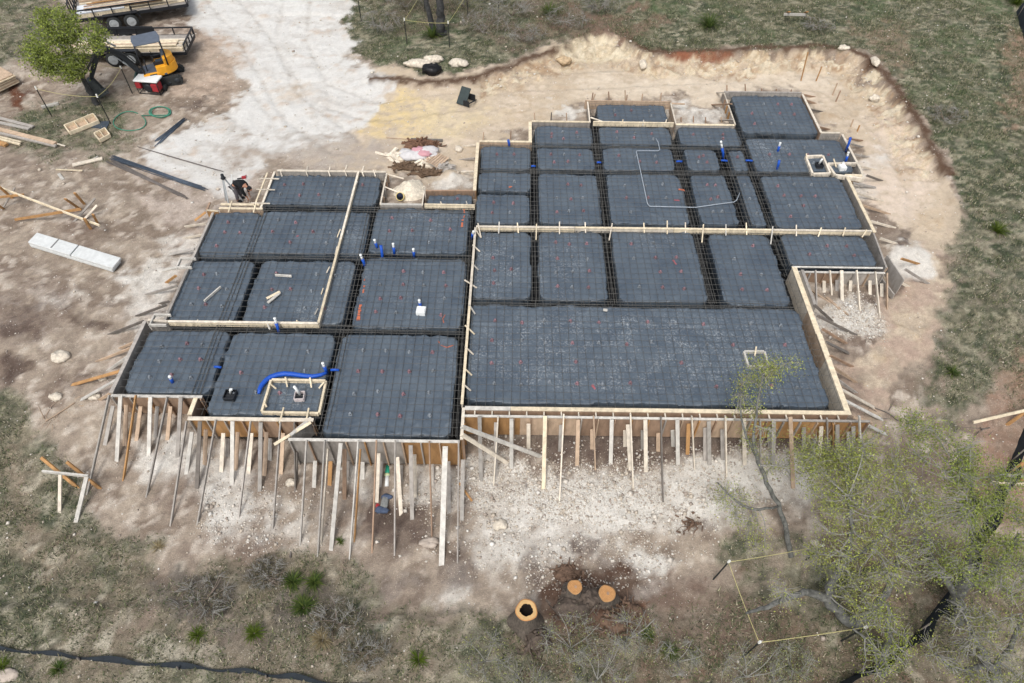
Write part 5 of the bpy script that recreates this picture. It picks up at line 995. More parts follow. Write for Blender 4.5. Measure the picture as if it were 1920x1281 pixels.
# heaps by the recess
def chunks(px, rx, ry, h, n_, mats, name, label, cat, seed, L=(.15, .5), ang=0., flat=.35):
    "a heap of broken slabs and sticks, one thing"
    rs = np.random.RandomState(seed); b = gat(*px); mb = MB()
    for i in range(n_):
        q = rs.normal(0, .42, 2); x, y = q[0]*rx, q[1]*ry; z = h*max(0, 1-np.hypot(*q))*rs.uniform(.3, 1)+.03; a = ang+rs.normal(0, .5); l = rs.uniform(*L); w = rs.uniform(.04, .13)
        R = Matrix.Rotation(a, 3, 'Z') @ Matrix.Rotation(rs.normal(0, flat), 3, 'Y') @ Matrix.Rotation(rs.normal(0, .6), 3, 'X'); k = len(mb.v); mb.box((x, y, z), (l, w, rs.uniform(.03, .07)), R=R)
        for v in range(k, len(mb.v)): p = np.array(mb.v[v])+rs.normal(0, .018, 3); mb.v[v] = tuple(p)
    core = blobmesh((0, 0, 0), 1., (rx*.8, ry*.75, h*.7), 16, .5, seed, 3.); mb.add(core.v, core.f, False)
    return single(name, mb, mats, label, cat, loc=b)
RBK = mat('red_bark', C(106, 80, 64), .95, .5, 9, bump=.6)
chunks((792, 274), .85, .34, .34, 60, RBK, 'bark_pile', 'reddish brown bark pile behind the white bags', 'bark pile', 51, ang=-.25)
chunks((762, 315), .7, .26, .22, 40, BARK, 'bark_pile', 'dark brown bark slabs below the pallet', 'bark pile', 52, ang=.05)
chunks((808, 326), .8, .22, .2, 36, BARK, 'bark_pile', 'narrow dark bark strips right of the sand heap', 'bark pile', 53, ang=.5)
for q_, l in [((806, 306), 'scrap boards strewn between the bags and the pallet'), ((836, 318), 'broken grey scrap boards right of the pallet'), ((745, 295), 'pale splintered boards left of the bags')]: chunks(q_, .6, .35, .08, 14, wood('g' if q_[0] > 830 else 'p'), 'scrap_pile', l, 'scrap boards', q_[0], (.25, .7))
b = gat(792, 294); bg_ = thing('cement_bags', 'heap of white and pink cement bags by the pallet', 'bags', b)
for i, (x, y, z, r, c) in enumerate([(-.5, -.1, .12, .36, 0), (-.1, -.15, .14, .34, 0), (.2, .12, .2, .36, 0), (-.1, .12, .22, .3, 1), (.1, -.12, .24, .24, 1), (-.7, .15, .1, .25, 0), (.4, -.02, .1, .26, 0)]):
    blobmesh((x, y, z), r, (1.25, .8, .45), 14, .45, 60+i, 2.4).build('bag', mat('white_bag', C(190, 187, 186), .7, .12, 8, bump=.3) if c == 0 else mat('pink_bag', C(186, 140, 146), .7, .12, 8, bump=.3), bg_)
cs = np.array([gat(*c) for c in [(815, 289), (843, 302), (822, 322), (794, 307)]]); gl = cs[:, 2].mean()+.02; c = cs.mean(0); pl = thing('pallet', 'wooden slatted pallet lying beside the cement bags', 'pallet', (c[0], c[1], gl), world=True); ax = cs[1]-cs[0]; sx = cs[3]-cs[0]; ax[2] = sx[2] = 0; o0 = np.array([cs[0][0], cs[0][1], gl])
for i in range(7):
    f = (i+.5)/7; p = o0+ax*f+np.array([0, 0, .125]); mb = MB(); mb.board(p, p+sx, .09, .02, ax); mb.build('slat', wood('t'), pl)
for f in (.04, .5, .96):
    p = o0+sx*f+np.array([0, 0, .065]); mb = MB(); mb.board(p, p+ax, .05, .09, sx); mb.build('runner', wood('p'), pl)
SAND = mat('sand', C(204, 194, 176), .95, .3, 11, bump=.7)
b = gat(768, 358); mb = MB(); n_ = 40; rs = [0, .12, .27, .42, .56, .66, .74]; vs = []; 
for i, r_ in enumerate(rs):
    for j in range(n_):
        a = 2*math.pi*j/n_; x, y = r_*math.cos(a)*1.0, r_*math.sin(a)*.95; vs.append((x, y, .5*max(0, 1-r_/.74)**1.1+.34*(float(fbm(x+9, y+3, 3.2, 4))-.5)*(1-.5*(r_ > .7))-(.08 if i == 6 else 0)))
mb.add(vs, [(i*n_+j, (i+1)*n_+j, (i+1)*n_+(j+1) % n_, i*n_+(j+1) % n_) for i in range(6) for j in range(n_)], True); single('sand_heap', mb, SAND, 'cone of pale sand heaped behind the white topped form', 'sand heap', loc=b)
b = gat(751, 376); bk = thing('bucket', 'tipped yellow rimmed bucket with dark blue mouth at the sand heap', 'bucket', b); bk.scale = (.75, .75, .75); mb = MB(); d_ = (-.2, -.75, .62); mb.lathe([(.15, -.3), (.2, .02), (.23, .02), (.18, -.33)], 16, (0, 0, .26), d_); mb.build('shell', mat('bucket_yellow', C(206, 188, 130), .6, .15), bk); mb = MB(); mb.lathe([(.01, 0), (.195, .005)], 16, (0, 0, .255), d_); mb.build('inside', mat('bucket_blue', C(58, 66, 98), .6, .2), bk)
# clothes in the hole under the front form
b = gat(718, 955); cl = thing('clothes_pile', 'blue jeans and grey clothes heap in the dark hole below the front form', 'clothes', b); cl.scale = (.8, .8, .8)
for i, (x, y, z, r, m_, sq) in enumerate([(0, -.08, .1, .2, mat('denim', C(74, 86, 108), .85, .25, 14, bump=.4), (1.3, .7, .5)), (.05, .2, .1, .18, mat('grey_cloth', C(128, 130, 128), .9, .2, 12, bump=.4), (.8, 1.6, .5)), (.1, .45, .1, .15, mat('denim', C(74, 86, 108)), (1.4, .8, .5)), (-.2, .1, .08, .09, RED, (1, 1, .6))]): blobmesh((x, y, z), r, sq, 14, .5, 80+i, 2.6).build('garment', m_, cl)
# drill and level tripod near the worker
b = gat(455, 335); tl = thing('drill', 'red and black power tool on the white ground behind the worker', 'tool', b, .3); tl.scale = (.6, .6, .6); mb = MB(); mb.tube([(-.35, 0, .05), (-.05, 0, .06)], .04, 8); mb.build('blade', BLK, tl); mb = MB(); mb.box((.1, 0, .08), (.28, .18, .14)); mb.tube([(.1, .1, .1), (.3, .16, .1)], .03, 6); mb.build('body', RED, tl, .02)
b = gat(437, 383); tp = thing('tripod', 'grey surveying tripod standing beside the worker', 'tripod', b)
for a in (.5, 2.6, 4.7): mb = MB(); mb.board((.4*math.cos(a), .4*math.sin(a), 0), (.03*math.cos(a), .03*math.sin(a), 1.25), .05, .03); mb.build('leg', RIM, tp)
mb = MB(); mb.lathe([(.09, 1.23), (.1, 1.27), (.06, 1.3), (.06, 1.42), (.02, 1.44)], 12); mb.build('head', BLK, tp)
b = gat(436, 358); mb = MB(); t_ = at_y(434, 328, b[1]); mb.board(b, t_, .05, .03); single('levelling_staff', mb, PWHITE, 'white levelling staff standing behind the tripod', 'staff')

# ---------------------------------------------------------------- the worker bending over the form
def skin_figure(name, verts, edges, radii, m_, parent, sub=2):
    me = D.meshes.new(name); me.from_pydata(verts, edges, []); o = D.objects.new(name, me); COL.objects.link(o); o.parent = parent
    sk = o.modifiers.new('skin', 'SKIN'); sk.use_smooth_shade = True
    for i, r in enumerate(radii):
        v = me.skin_vertices[0].data[i]; v.radius = (r, r) if not hasattr(r, '__len__') else r; v.use_root = (i == 0)
    s = o.modifiers.new('sub', 'SUBSURF'); s.levels = sub; s.render_levels = sub; me.materials.append(m_); return o
b = gat(456, 376); pe = thing('person', 'worker in black bent double over the form with arms reaching down', 'person', b, math.radians(-12)); pe.scale = (.86, .86, .86)
SKIN = mat('skin', C(176, 128, 104), .6, .1, 10); BLKC = mat('black_cloth', C(24, 25, 28), .9, .25, 14); TROU = mat('grey_trousers', C(92, 88, 92), .9, .2, 12)
# facing +x; pelvis, spine, neck, head, arms with hands and legs in one surface
Vp = [(-.18, 0, .86), (-.02, 0, .98), (.16, 0, 1.0), (.30, 0, .95), (.40, 0, .88), (.48, 0, .82),
      (-.18, .1, .82), (-.10, .13, .46), (-.16, .13, .08), (-.02, .14, .03), (-.18, -.1, .82), (-.12, -.13, .46), (-.18, -.13, .08), (-.04, -.14, .03),
      (.29, .19, .9), (.31, .2, .62), (.33, .14, .36), (.34, .12, .27), (.29, -.19, .9), (.31, -.2, .62), (.34, -.12, .36), (.36, -.1, .27)]
Ep = [(0, 1), (1, 2), (2, 3), (3, 4), (4, 5), (0, 6), (6, 7), (7, 8), (8, 9), (0, 10), (10, 11), (11, 12), (12, 13), (3, 14), (14, 15), (15, 16), (16, 17), (3, 18), (18, 19), (19, 20), (20, 21)]
Rp = [(.15, .13), (.155, .13), (.165, .13), (.15, .11), .06, .07, .1, .075, .05, .045, .1, .075, .05, .045, .075, .052, .04, .032, .075, .052, .04, .032]
skin_figure('body', Vp, Ep, Rp, SKIN, pe)
mb = blobmesh((.545, 0, .76), .105, (1.15, .85, 1.0), 18, .06, 5); mb.build('head', SKIN, pe)
mb = MB(); mb.tube([(.6, 0, .68), (.625, 0, .665)], [.02, .012], 6); [mb.tube([(.53, s*.085, .77), (.54, s*.105, .76)], .02, 6) for s in (-1, 1)]; mb.build('face', SKIN, pe)
blobmesh((.535, 0, .795), .118, (1.1, .9, .85), 16, .06, 6).build('hair', BLKC, pe)
Vs = [(-.16, 0, .9), (-.02, 0, .98), (.16, 0, 1.005), (.31, 0, .95), (.29, .2, .91), (.31, .21, .64), (.33, .15, .42), (.29, -.2, .91), (.31, -.21, .64), (.34, -.13, .42)]
skin_figure('shirt', Vs, [(0, 1), (1, 2), (2, 3), (3, 4), (4, 5), (5, 6), (3, 7), (7, 8), (8, 9)], [(.185, .16), (.185, .16), (.2, .16), (.18, .13), .1, .075, .058, .1, .075, .058], BLKC, pe)
Vt = [(-.19, 0, .86), (-.18, .1, .8), (-.10, .13, .46), (-.16, .13, .1), (-.18, -.1, .8), (-.12, -.13, .46), (-.18, -.13, .1)]
skin_figure('trousers', Vt, [(0, 1), (1, 2), (2, 3), (0, 4), (4, 5), (5, 6)], [(.185, .165), .13, .1, .075, .13, .1, .075], TROU, pe)
for s in (-1, 1): blobmesh((-.1+.0*s, s*.135, .05), .1, (1.5, .6, .6), 12, .1, 7).build('boot', BLKC, pe)
for s, (hx, hy, hz_) in ((1, (.34, .12, .27)), (-1, (.36, -.1, .27))):          # hands: palm with four fingers and a thumb closing on a tie bar
    Vh = [(hx, hy, hz_), (hx+.005, hy, hz_-.06)]; Eh = [(0, 1)]; Rh = [.028, .032]
    for q in range(4):
        i = len(Vh); yy = hy+(q-1.5)*.02; Vh += [(hx+.01, yy, hz_-.1-.006*(q in (1, 2))), (hx-.015, yy, hz_-.13)]; Eh += [(1, i), (i, i+1)]; Rh += [.009, .008]
    i = len(Vh); Vh += [(hx-.03, hy-s*.03, hz_-.05), (hx-.04, hy-s*.02, hz_-.085)]; Eh += [(0, i), (i, i+1)]; Rh += [.011, .009]
    skin_figure('hand', Vh, Eh, Rh, SKIN, pe, 1)

# ---------------------------------------------------------------- silt fences, ropes, stumps
SILT = mat('black_fabric', C(34, 40, 46), .8, .35, 4, bump=.3)
def silt(label, pts, h, lean=0., sp=26):
    P = [gat(*p) for p in pts]; root = thing('silt_fence', label, 'silt fence', P[len(P)//2], world=True); P2 = []
    for a, b in zip(P, P[1:]):
        for i in range(8): P2.append(a+(b-a)*i/8)
    P2.append(P[-1]); vs = []; n_ = len(P2)
    for i, p in enumerate(P2):
        d = P2[min(i+1, n_-1)]-P2[max(i-1, 0)]; nn = np.array([-d[1], d[0], 0])/np.linalg.norm(d[:2]); hh = h*(1+.2*math.sin(i*.5)*math.sin(i*.23)); off_ = nn*(lean*hh+.04*math.sin(i*.7)); g = G(p[0], p[1])
        for k_, (s, t) in enumerate(((0, 0), (.45, .55), (1, 1), (1, 1), (.45, .55), (0, 0))): q = np.array([p[0], p[1], g-.05])+off_*s+np.array([0, 0, hh*t])+nn*(.006 if k_ > 2 else 0); vs.append(q)
    mb = MB(); mb.add(vs, [(i*6+j, i*6+j+1, (i+1)*6+j+1, (i+1)*6+j) for i in range(n_-1) for j in range(5)], False); mb.build('fabric', SILT, root)
    for i in range(3, n_, sp//2):
        p = P2[i]; g = G(p[0], p[1]); mb = MB(); mb.tube([(p[0], p[1], g-.1), (p[0]+.02, p[1], g+h*1.25)], .022, 5); mb.build('stake', wood('d'), root)
silt('low sagging black silt fence crossing the bottom left', [(-60, 1218), (60, 1228), (150, 1238), (260, 1250), (380, 1258), (480, 1268), (560, 1278), (680, 1296), (760, 1310)], .15, .6)
silt('black silt fence running under the trees on the right', [(1940, 760), (1915, 810), (1892, 868), (1862, 930), (1830, 1010), (1795, 1085), (1752, 1140), (1710, 1195), (1640, 1246), (1560, 1285), (1500, 1310)], .62, .3)
silt('black silt fence at the top right edge', [(1905, 22), (1912, 50), (1924, 90), (1940, 130)], .6, .2)
ROPE = mat('yellow_rope', C(186, 178, 122), .7, .15, 20); POST = mat('steel_post', C(44, 46, 44), .7, .25, 10); POSTW = mat('post_tip', C(220, 220, 214), .6, .1)
def tpost(bpx, h, lean=(0, 0), vis=True, label='dark steel post'):
    b = gat(*bpx); t = b+np.array([lean[0], lean[1], h]); root = thing('fence_post', label, 'post', b, world=True, group='steel posts of the tree protection ropes'); e = t-b
    mb = MB(); mb.board(b-e*.1, t, .045, .014); mb.board(b-e*.1, t, .014, .04, (1, 0, 0)); mb.build('post', POST, root)
    mb = MB(); mb.board(b+e*.9, t+e*.005, .05, .045); mb.build('tip', POSTW, root); return b+e*.93
def rope(pts, sag, label):
    mb = MB()
    for a, b in zip(pts, pts[1:]):
        q = [a+(b-a)*i/10-np.array([0, 0, sag*4*(i/10)*(1-i/10)]) for i in range(11)]; mb.tube(q, .008, 5)
    single('rope', mb, ROPE, label, 'rope', group='yellow ropes around the trees')
A = tpost((97, 218), 1.45, label='steel post at the left corner of the rope round the top left tree'); B_ = tpost((208, 233), 1.45, label='steel post in front of the top left tree beside the form box'); C_ = tpost((248, 175), 1.35, label='steel post between the top left tree and the generator'); D_ = tpost((181, 160), 1.4, label='steel post behind the top left tree at the excavator bucket')
rope([A, B_, C_, D_], .12, 'yellow rope around the top left tree')
A = tpost((763, 82), 1.3, label='left front post of the rope before the dark trunks'); B_ = tpost((843, 88), 1.3, label='right front post of the rope before the dark trunks'); E1 = tpost((877, 32), 1.3, label='post behind right of the dark trunks'); E2 = tpost((797, 24), 1.3, label='post behind left of the dark trunks'); tpost((678, 42), 1.3, label='lone post at the edge of the white drive'); tpost((935, 26), 1.3, label='lone post right of the dark trunks')
rope([E1, B_, A, E2], .06, 'yellow rope before the dark trunks at the top')
A = tpost((1337, 1087), .95, (.25, .15), label='leaning post left of the big trees at the bottom right'); B_ = tpost((1511, 1050), .8, (.25, .1), label='short post behind the thin leaning trunk'); E1 = tpost((1576, 1203), .9, (.35, .1), label='post at the foot of the big oak'); E2 = tpost((1393, 1232), .95, (.2, .1), label='lower left post among the shrubs')
rope([A, B_, E1, E2, A], .05, 'yellow rope around the big trees at the bottom right')
CUT = mat('cut_wood', C(170, 124, 78), .8, .2, 7)
def rings(name, c0, c1):
    m = mat(name, c0, .85, .2, 9); t = m.node_tree; b = t.nodes['Principled BSDF']; tc = t.nodes.new('ShaderNodeTexCoord'); w = t.nodes.new('ShaderNodeTexWave'); w.wave_type = 'RINGS'; w.rings_direction = 'Z'; w.inputs['Scale'].default_value = 9; w.inputs['Distortion'].default_value = 2.5; w.inputs['Detail'].default_value = 3
    t.links.new(tc.outputs['Object'], w.inputs['Vector']); mx = t.nodes.new('ShaderNodeMix'); mx.data_type = 'RGBA'; old = b.inputs['Base Color'].links[0].from_socket; f = t.nodes.new('ShaderNodeMath'); f.operation = 'MULTIPLY'; f.inputs[1].default_value = .55; t.links.new(w.outputs['Fac'], f.inputs[0]); t.links.new(f.outputs[0], mx.inputs[0]); t.links.new(old, mx.inputs[6]); mx.inputs[7].default_value = c1; t.links.new(mx.outputs[2], b.inputs['Base Color']); return m
CUTR = rings('ringed_cut', C(176, 132, 84), C(128, 84, 52))
CUTP = mat('sapwood', C(186, 152, 104), .8, .15, 9); TRB = mat('rough_bark', C(92, 84, 76), .95, .45, 8, bump=.9, stretch=(3, 3, .8)); HOLE = mat('rotten_heart', C(30, 24, 20), .95, .3, 12)
def stump(px, h, r, label, hollow=False, seed=1):
    t = at(px[0], px[1], G(*at(px[0], px[1], -1.3)[:2])+h); g = G(t[0], t[1]); root = thing('tree_stump', label, 'stump', (t[0], t[1], g), group='fresh sawn stumps'); rr = np.random.RandomState(seed); n_ = 28; vs = []
    ph = rr.uniform(0, 6, 3); prof = [(1.9, -.15), (1.55, .08), (1.2, .3), (1.06, .6), (1., .97), (1.0, 1.)]
    def rad(a, f): return r*(f+.035*math.sin(3*a+ph[0])+.025*math.sin(5*a+ph[1])+(.3*(f-1))*math.sin(4*a+ph[2]))
    for f, z in prof:
        for j in range(n_): a = 2*math.pi*j/n_; R_ = rad(a, f); vs.append((R_*math.cos(a), R_*math.sin(a), z*h))
    mb = MB(); mb.add(vs, [(i*n_+j, i*n_+(j+1) % n_, (i+1)*n_+(j+1) % n_, (i+1)*n_+j) for i in range(len(prof)-1) for j in range(n_)], True); mb.build('bark', TRB, root)
    ring = lambda f, z: [(rad(2*math.pi*j/n_, 1.)*f*math.cos(2*math.pi*j/n_), rad(2*math.pi*j/n_, 1.)*f*math.sin(2*math.pi*j/n_), z) for j in range(n_)]
    quad = [(j, (j+1) % n_, (j+1) % n_+n_, j+n_) for j in range(n_)]
    if hollow:
        mb = MB(); mb.add(ring(1.02, h)+ring(.92, h+.012), quad, True); mb.build('sapwood_edge', CUT, root); mb = MB(); mb.add(ring(.92, h+.012)+[(x*(1+.12*rr.uniform(-1, 1)), y*(1+.12*rr.uniform(-1, 1)), z) for x, y, z in ring(.6, h+.005)], quad); mb.build('cut_ring', CUTP, root)
        mb = MB(); mb.add(ring(.66, h+.003)+ring(.5, h-.3), quad); mb.add(ring(.5, h-.3), [tuple(range(n_))]); mb.build('hollow', HOLE, root)
    else:
        mb = MB(); mb.add(ring(1.02, h)+ring(.9, h+.01), quad, True); mb.build('cut_edge', wood('o'), root); mb = MB(); mb.add(ring(.9, h+.01), [tuple(range(n_))]); mb.build('cut_face', CUTR, root)
        mb = MB(); mb.add([(x*.18+r*.1, y*.22, h+.012) for x, y, z in [(math.cos(a), math.sin(a), 0) for a in np.linspace(0, 6, 9)] for x, y in [(x*r, y*r)]], [tuple(range(9))]); mb.build('heartwood', wood('b'), root)
stump((987, 1146), .85, .27, 'large hollow sawn stump with pale ring, leftmost of the three', True, 3); stump((1077, 1105), .55, .185, 'small sawn stump in the middle of the brown mound', False, 4); stump((1137, 1117), .55, .215, 'right sawn stump with wide orange face', False, 5)
def roots(px, r, n_, m_, label, seed, h=.18):
    rs = np.random.RandomState(seed); b = gat(*px); mb = MB()
    for i in range(n_):
        a = rs.uniform(0, 6.28); p = np.array([rs.normal(0, r*.25), rs.normal(0, r*.25), rs.uniform(0, h)]); P = [p]; l = r*rs.uniform(.4, 1.)
        for q in range(5): a += rs.normal(0, .45); p = p+np.array([math.cos(a), math.sin(a), 0])*l/5; p[2] = max(-.03, P[0][2]*(1-q/4)+rs.normal(0, .03)); P.append(p.copy())
        w = rs.uniform(.015, .05); mb.tube(P, list(np.linspace(w, w*.3, 6)), 6)
    for i in range(n_*2):
        q = rs.normal(0, r*.4, 2); R = Matrix.Rotation(rs.uniform(0, 6), 3, 'Z') @ Matrix.Rotation(rs.normal(0, .5), 3, 'Y'); mb.box((q[0], q[1], .03+h*.5*rs.rand()), (rs.uniform(.05, .22), rs.uniform(.02, .06), rs.uniform(.015, .05)), R=R)
    core = MB() if px[0] == 1296 else blobmesh((0, 0, -.02), 1., (r*.66, r*.5, h*.95), 18, .6, seed, 3.); mb.add(core.v, core.f, True) if core.v else None
    return single('root_wood', mb, m_, label, 'root', loc=b)
RR = mat('red_root', C(102, 82, 68), .95, .5, 8, bump=.8); RB2 = mat('root_bark', C(84, 74, 66), .95, .5, 8, bump=.8)
for i, (px, r, n_, m_, l, h) in enumerate([((1006, 1200), .6, 20, RB2, 'dark root flare below the hollow stump', .3), ((1108, 1125), .6, 22, RB2, 'dark root tangle between the two solid stumps', .3), ((1172, 1150), .6, 22, RR, 'reddish root wood right of the stumps', .24), ((1072, 1140), .66, 22, RB2, 'grey brown root mass below the small stump', .3),
                                       ((1150, 1168), .5, 16, RR, 'splintered orange root below the right stump', .22), ((1296, 984), .5, 9, RR, 'brown torn root on the white gravel edge', .18), ((1064, 1078), .55, 18, RR, 'red brown root litter above the small stump', .15)]): roots(px, r, n_, m_, l, 90+i, h)

# ---------------------------------------------------------------- trees, shrubs and clumps
LEAF = attr_mat('leaves', .7, .12, 20, .25, .45); TWIGM = mat('lichened_twig', C(138, 136, 130), .9, .3, 12); TWIGD = mat('brown_twig', C(116, 104, 94), .9, .3, 12); TRUNKM = mat('live_oak_bark', C(100, 100, 96), .95, .6, 7, bump=1.); DTRUNK = mat('dark_bark', C(60, 60, 60), .95, .5, 9, bump=.8)
LEAFK = .8; TWK = 1.45
def polyline_pts(limbs):
    P = []
    for L in limbs:
        L = np.array(L, float)
        for a, b in zip(L, L[1:]):
            for i in range(6): P.append(a+(b-a)*i/6)
        P.append(L[-1])
    return np.array(P)
def smooth(L):
    L = np.array(L, float)
    for _ in range(2):
        q = [L[0]]
        for a, b in zip(L, L[1:]): q += [a*.75+b*.25, a*.25+b*.75]
        q.append(L[-1]); L = np.array(q)
    return L
def tree(name, label, cat, base, limbs, blobs, pal, leaf=(.035, .06), trunk=TRUNKM, grp=None, seed=0, twig_r=.007, per=26, spread=.22, bare=0.):
    "limbs: polylines of (x,y,z,r); blobs: (centre, radii, twigs, leafiness). Parts: trunk, branches, crown"
    rs = np.random.RandomState(seed); root = thing(name, label, cat, base, world=True, group=grp); mb = MB(); LP = []
    for L in limbs:
        L = smooth(L); w = L.copy(); w[1:-1, :3] += rs.normal(0, .25, (len(L)-2, 3))*w[1:-1, 3:4]; mb.tube([p[:3] for p in w], list(w[:, 3]), 9); LP.append(w)
    mb.build('trunk', trunk, root); P = polyline_pts([l for l in LP]); br = MB(); LV = []; LC = []
    pal = np.array(pal)[:, :3]
    for (c, rad, nt_, lf) in blobs:
        c = np.array(c); rad = np.array(rad); mains = []
        nm = max(2, nt_//14)
        for i in range(nm):                                             # boughs first, twigs hang on boughs
            d = rs.normal(0, 1, 3); d /= np.linalg.norm(d); q = c+d*rad*rs.uniform(.35, .95)
            j = np.argmin(((P[:, :3]-q)**2).sum(1)+rs.uniform(0, .5, len(P))); s = P[j]; mid = (s[:3]+q)/2+rs.normal(0, .12, 3)*np.linalg.norm(q-s[:3]); r0 = min(s[3]*.6, .032)
            pts = smooth([s[:3], mid, q]); br.tube(pts, list(np.linspace(r0, .007, len(pts))), 5, True, False); mains += list(pts[len(pts)//3:])
        mains = np.array(mains)
        for i in range(int(nt_*TWK)):
            d = rs.normal(0, 1, 3); d /= np.linalg.norm(d); q = c+d*rad*rs.uniform(.3, 1.)**.6
            j = np.argmin(((mains-q)**2).sum(1)+rs.uniform(0, .1, len(mains))); s = mains[j]; v = q-s; ln = np.linalg.norm(v)
            if ln < .05: continue
            if ln > .9: s = q-v/ln*.9
            mid = (s+q)/2+rs.normal(0, .1, 3)*min(ln, .9); br.tube([s, mid, q], [twig_r, twig_r*.8, twig_r*.4], 4, False, False)
            if rs.rand() < bare: continue
            k = rs.poisson(per*lf*LEAFK); t = rs.uniform(.15, 1.08, (k, 1)); cen = s*(1-t)+q*t+rs.normal(0, spread*.5, (k, 3)); shade = rs.uniform(.75, 1.2)
            LV.append(cen); LC.append(pal[rs.choice(len(pal), k)]*shade*rs.uniform(.85, 1.15, (k, 1)))
    br.build('branches', TWIGM, root)
    if LV:
        cen = np.concatenate(LV); cc = np.concatenate(LC); k = len(cen); s = rs.uniform(leaf[0], leaf[1], (k, 1)); a = rs.normal(0, 1, (k, 3)); a /= np.linalg.norm(a, axis=1)[:, None]; b = np.cross(a, rs.normal(0, 1, (k, 3))); b /= np.linalg.norm(b, axis=1)[:, None]
        V = np.stack([cen-a*s, cen+b*s*.5, cen+a*s, cen-b*s*.5], 1).reshape(-1, 3)-np.array(root.location); o = np_mesh('crown', V, np.arange(4*k).reshape(-1, 4), LEAF, np.repeat(cc, 4, 0)); o.parent = root; print(name, 'leaves', k)
    return root
A_ = lambda u, v, z: tuple(at(u, v, z))
def lm(*pts): return [A_(u, v, z)+(r,) for u, v, z, r in pts]
GRN = [C(124, 136, 66, 1.5), C(110, 122, 60, 1.5), C(138, 148, 74, 1.5), C(100, 110, 60, 1.4)]
YGR = [C(140, 148, 74, 1.5), C(124, 134, 70, 1.45), C(152, 158, 84, 1.5), C(114, 118, 76, 1.4), C(130, 128, 86, 1.4)]
OLV = [C(132, 136, 84, 1.25), C(116, 122, 78, 1.25), C(146, 146, 92, 1.25), C(106, 110, 80, 1.25), C(150, 160, 72, 1.25)]
# top left tree
b = gat(181, 197); g = b[2]
tree('live_oak', 'leafy green tree at the top left beside the excavator', 'tree', b, [[tuple(b)+(.13,), (b[0]-.05, b[1]+.1, g+1.1, .11), (b[0]-.1, b[1]+.1, g+1.8, .08), (b[0]-.4, b[1]+.2, g+2.7, .04)], [(b[0]-.08, b[1]+.1, g+1.3, .07), (b[0]+.6, b[1]+.3, g+2.0, .04), (b[0]+1., b[1]+.3, g+2.5, .02)], [(b[0]-.1, b[1]+.1, g+1.5, .06), (b[0]-1.1, b[1]-.1, g+2.0, .04), (b[0]-1.5, b[1], g+2.4, .02)]],
     [((b[0]-.6, b[1]+.1, g+2.45), (1.4, 1.2, 1.1), 190, 1.1), ((b[0]-.3, b[1]+.5, g+3.5), (1.0, .9, .8), 110, 1.1), ((b[0]+.9, b[1]+.4, g+3.0), (.95, .9, .7), 80, .9), ((b[0]-1.4, b[1]-.1, g+2.2), (.9, .9, .8), 90, 1), ((b[0]-.2, b[1]-.3, g+1.95), (1., .8, .6), 80, 1.)], GRN, (.035, .065), DTRUNK, None, 1, per=26, spread=.2)
# dark trunks at the top
for (px, r, l, sd) in [((813, 62), .13, 'left one of the dark trunks standing at the top', 2), ((828, 66), .2, 'right thick dark trunk standing at the top', 3)]:
    b = gat(*px); g = b[2]; k_ = -.35 if sd == 2 else .0
    tree('oak_tree', l, 'tree', b, [[tuple(b)+(r*1.25,), (b[0]+k_*.4, b[1]+.05, g+1., r), (b[0]+k_, b[1]+.1, g+2.2, r*.85), (b[0]+k_*1.8, b[1]+.3, g+4, r*.6)]], [((b[0]+k_*2+(1.2 if sd == 3 else -1), b[1]+1., g+5.2), (2, 2, .9), 120, .5)], GRN, (.05, .08), DTRUNK, None, sd, per=16)
# thin leaning tree before the garage bay
b = gat(1484, 1046); g = b[2]
tree('oak_tree', 'thin leaning tree whose sparse crown hangs before the garage bay', 'tree', b, [lm((1484, 1046, g, .075), (1474, 990, g+.5, .07), (1456, 940, g+1.1, .065), (1428, 885, g+1.9, .058), (1412, 835, g+2.6, .045), (1418, 770, g+3.3, .03), (1430, 700, g+4.0, .025)), lm((1420, 860, g+2.2, .035), (1390, 800, g+2.8, .03), (1388, 730, g+3.4, .018)), lm((1460, 950, g+1.0, .032), (1400, 960, g+1.4, .04), (1345, 905, g+1.8, .02))],
     [(A_(1420, 700, g+3.8), (.75, .5, .6), 60, 1.0), (A_(1462, 685, g+4.1), (.6, .4, .4), 34, 1.1), (A_(1400, 760, g+3.1), (.5, .5, .6), 40, .7), (A_(1425, 820, g+2.6), (.6, .5, .5), 40, .7), (A_(1455, 870, g+2.2), (.55, .5, .5), 34, .5), (A_(1370, 930, g+1.6), (.7, .5, .35), 44, .6), (A_(1400, 980, g+1.2), (.5, .6, .35), 36, .7), (A_(1425, 1010, g+.9), (.4, .4, .4), 24, .7)], YGR, (.017, .034), TRUNKM, None, 4, per=20, spread=.24)
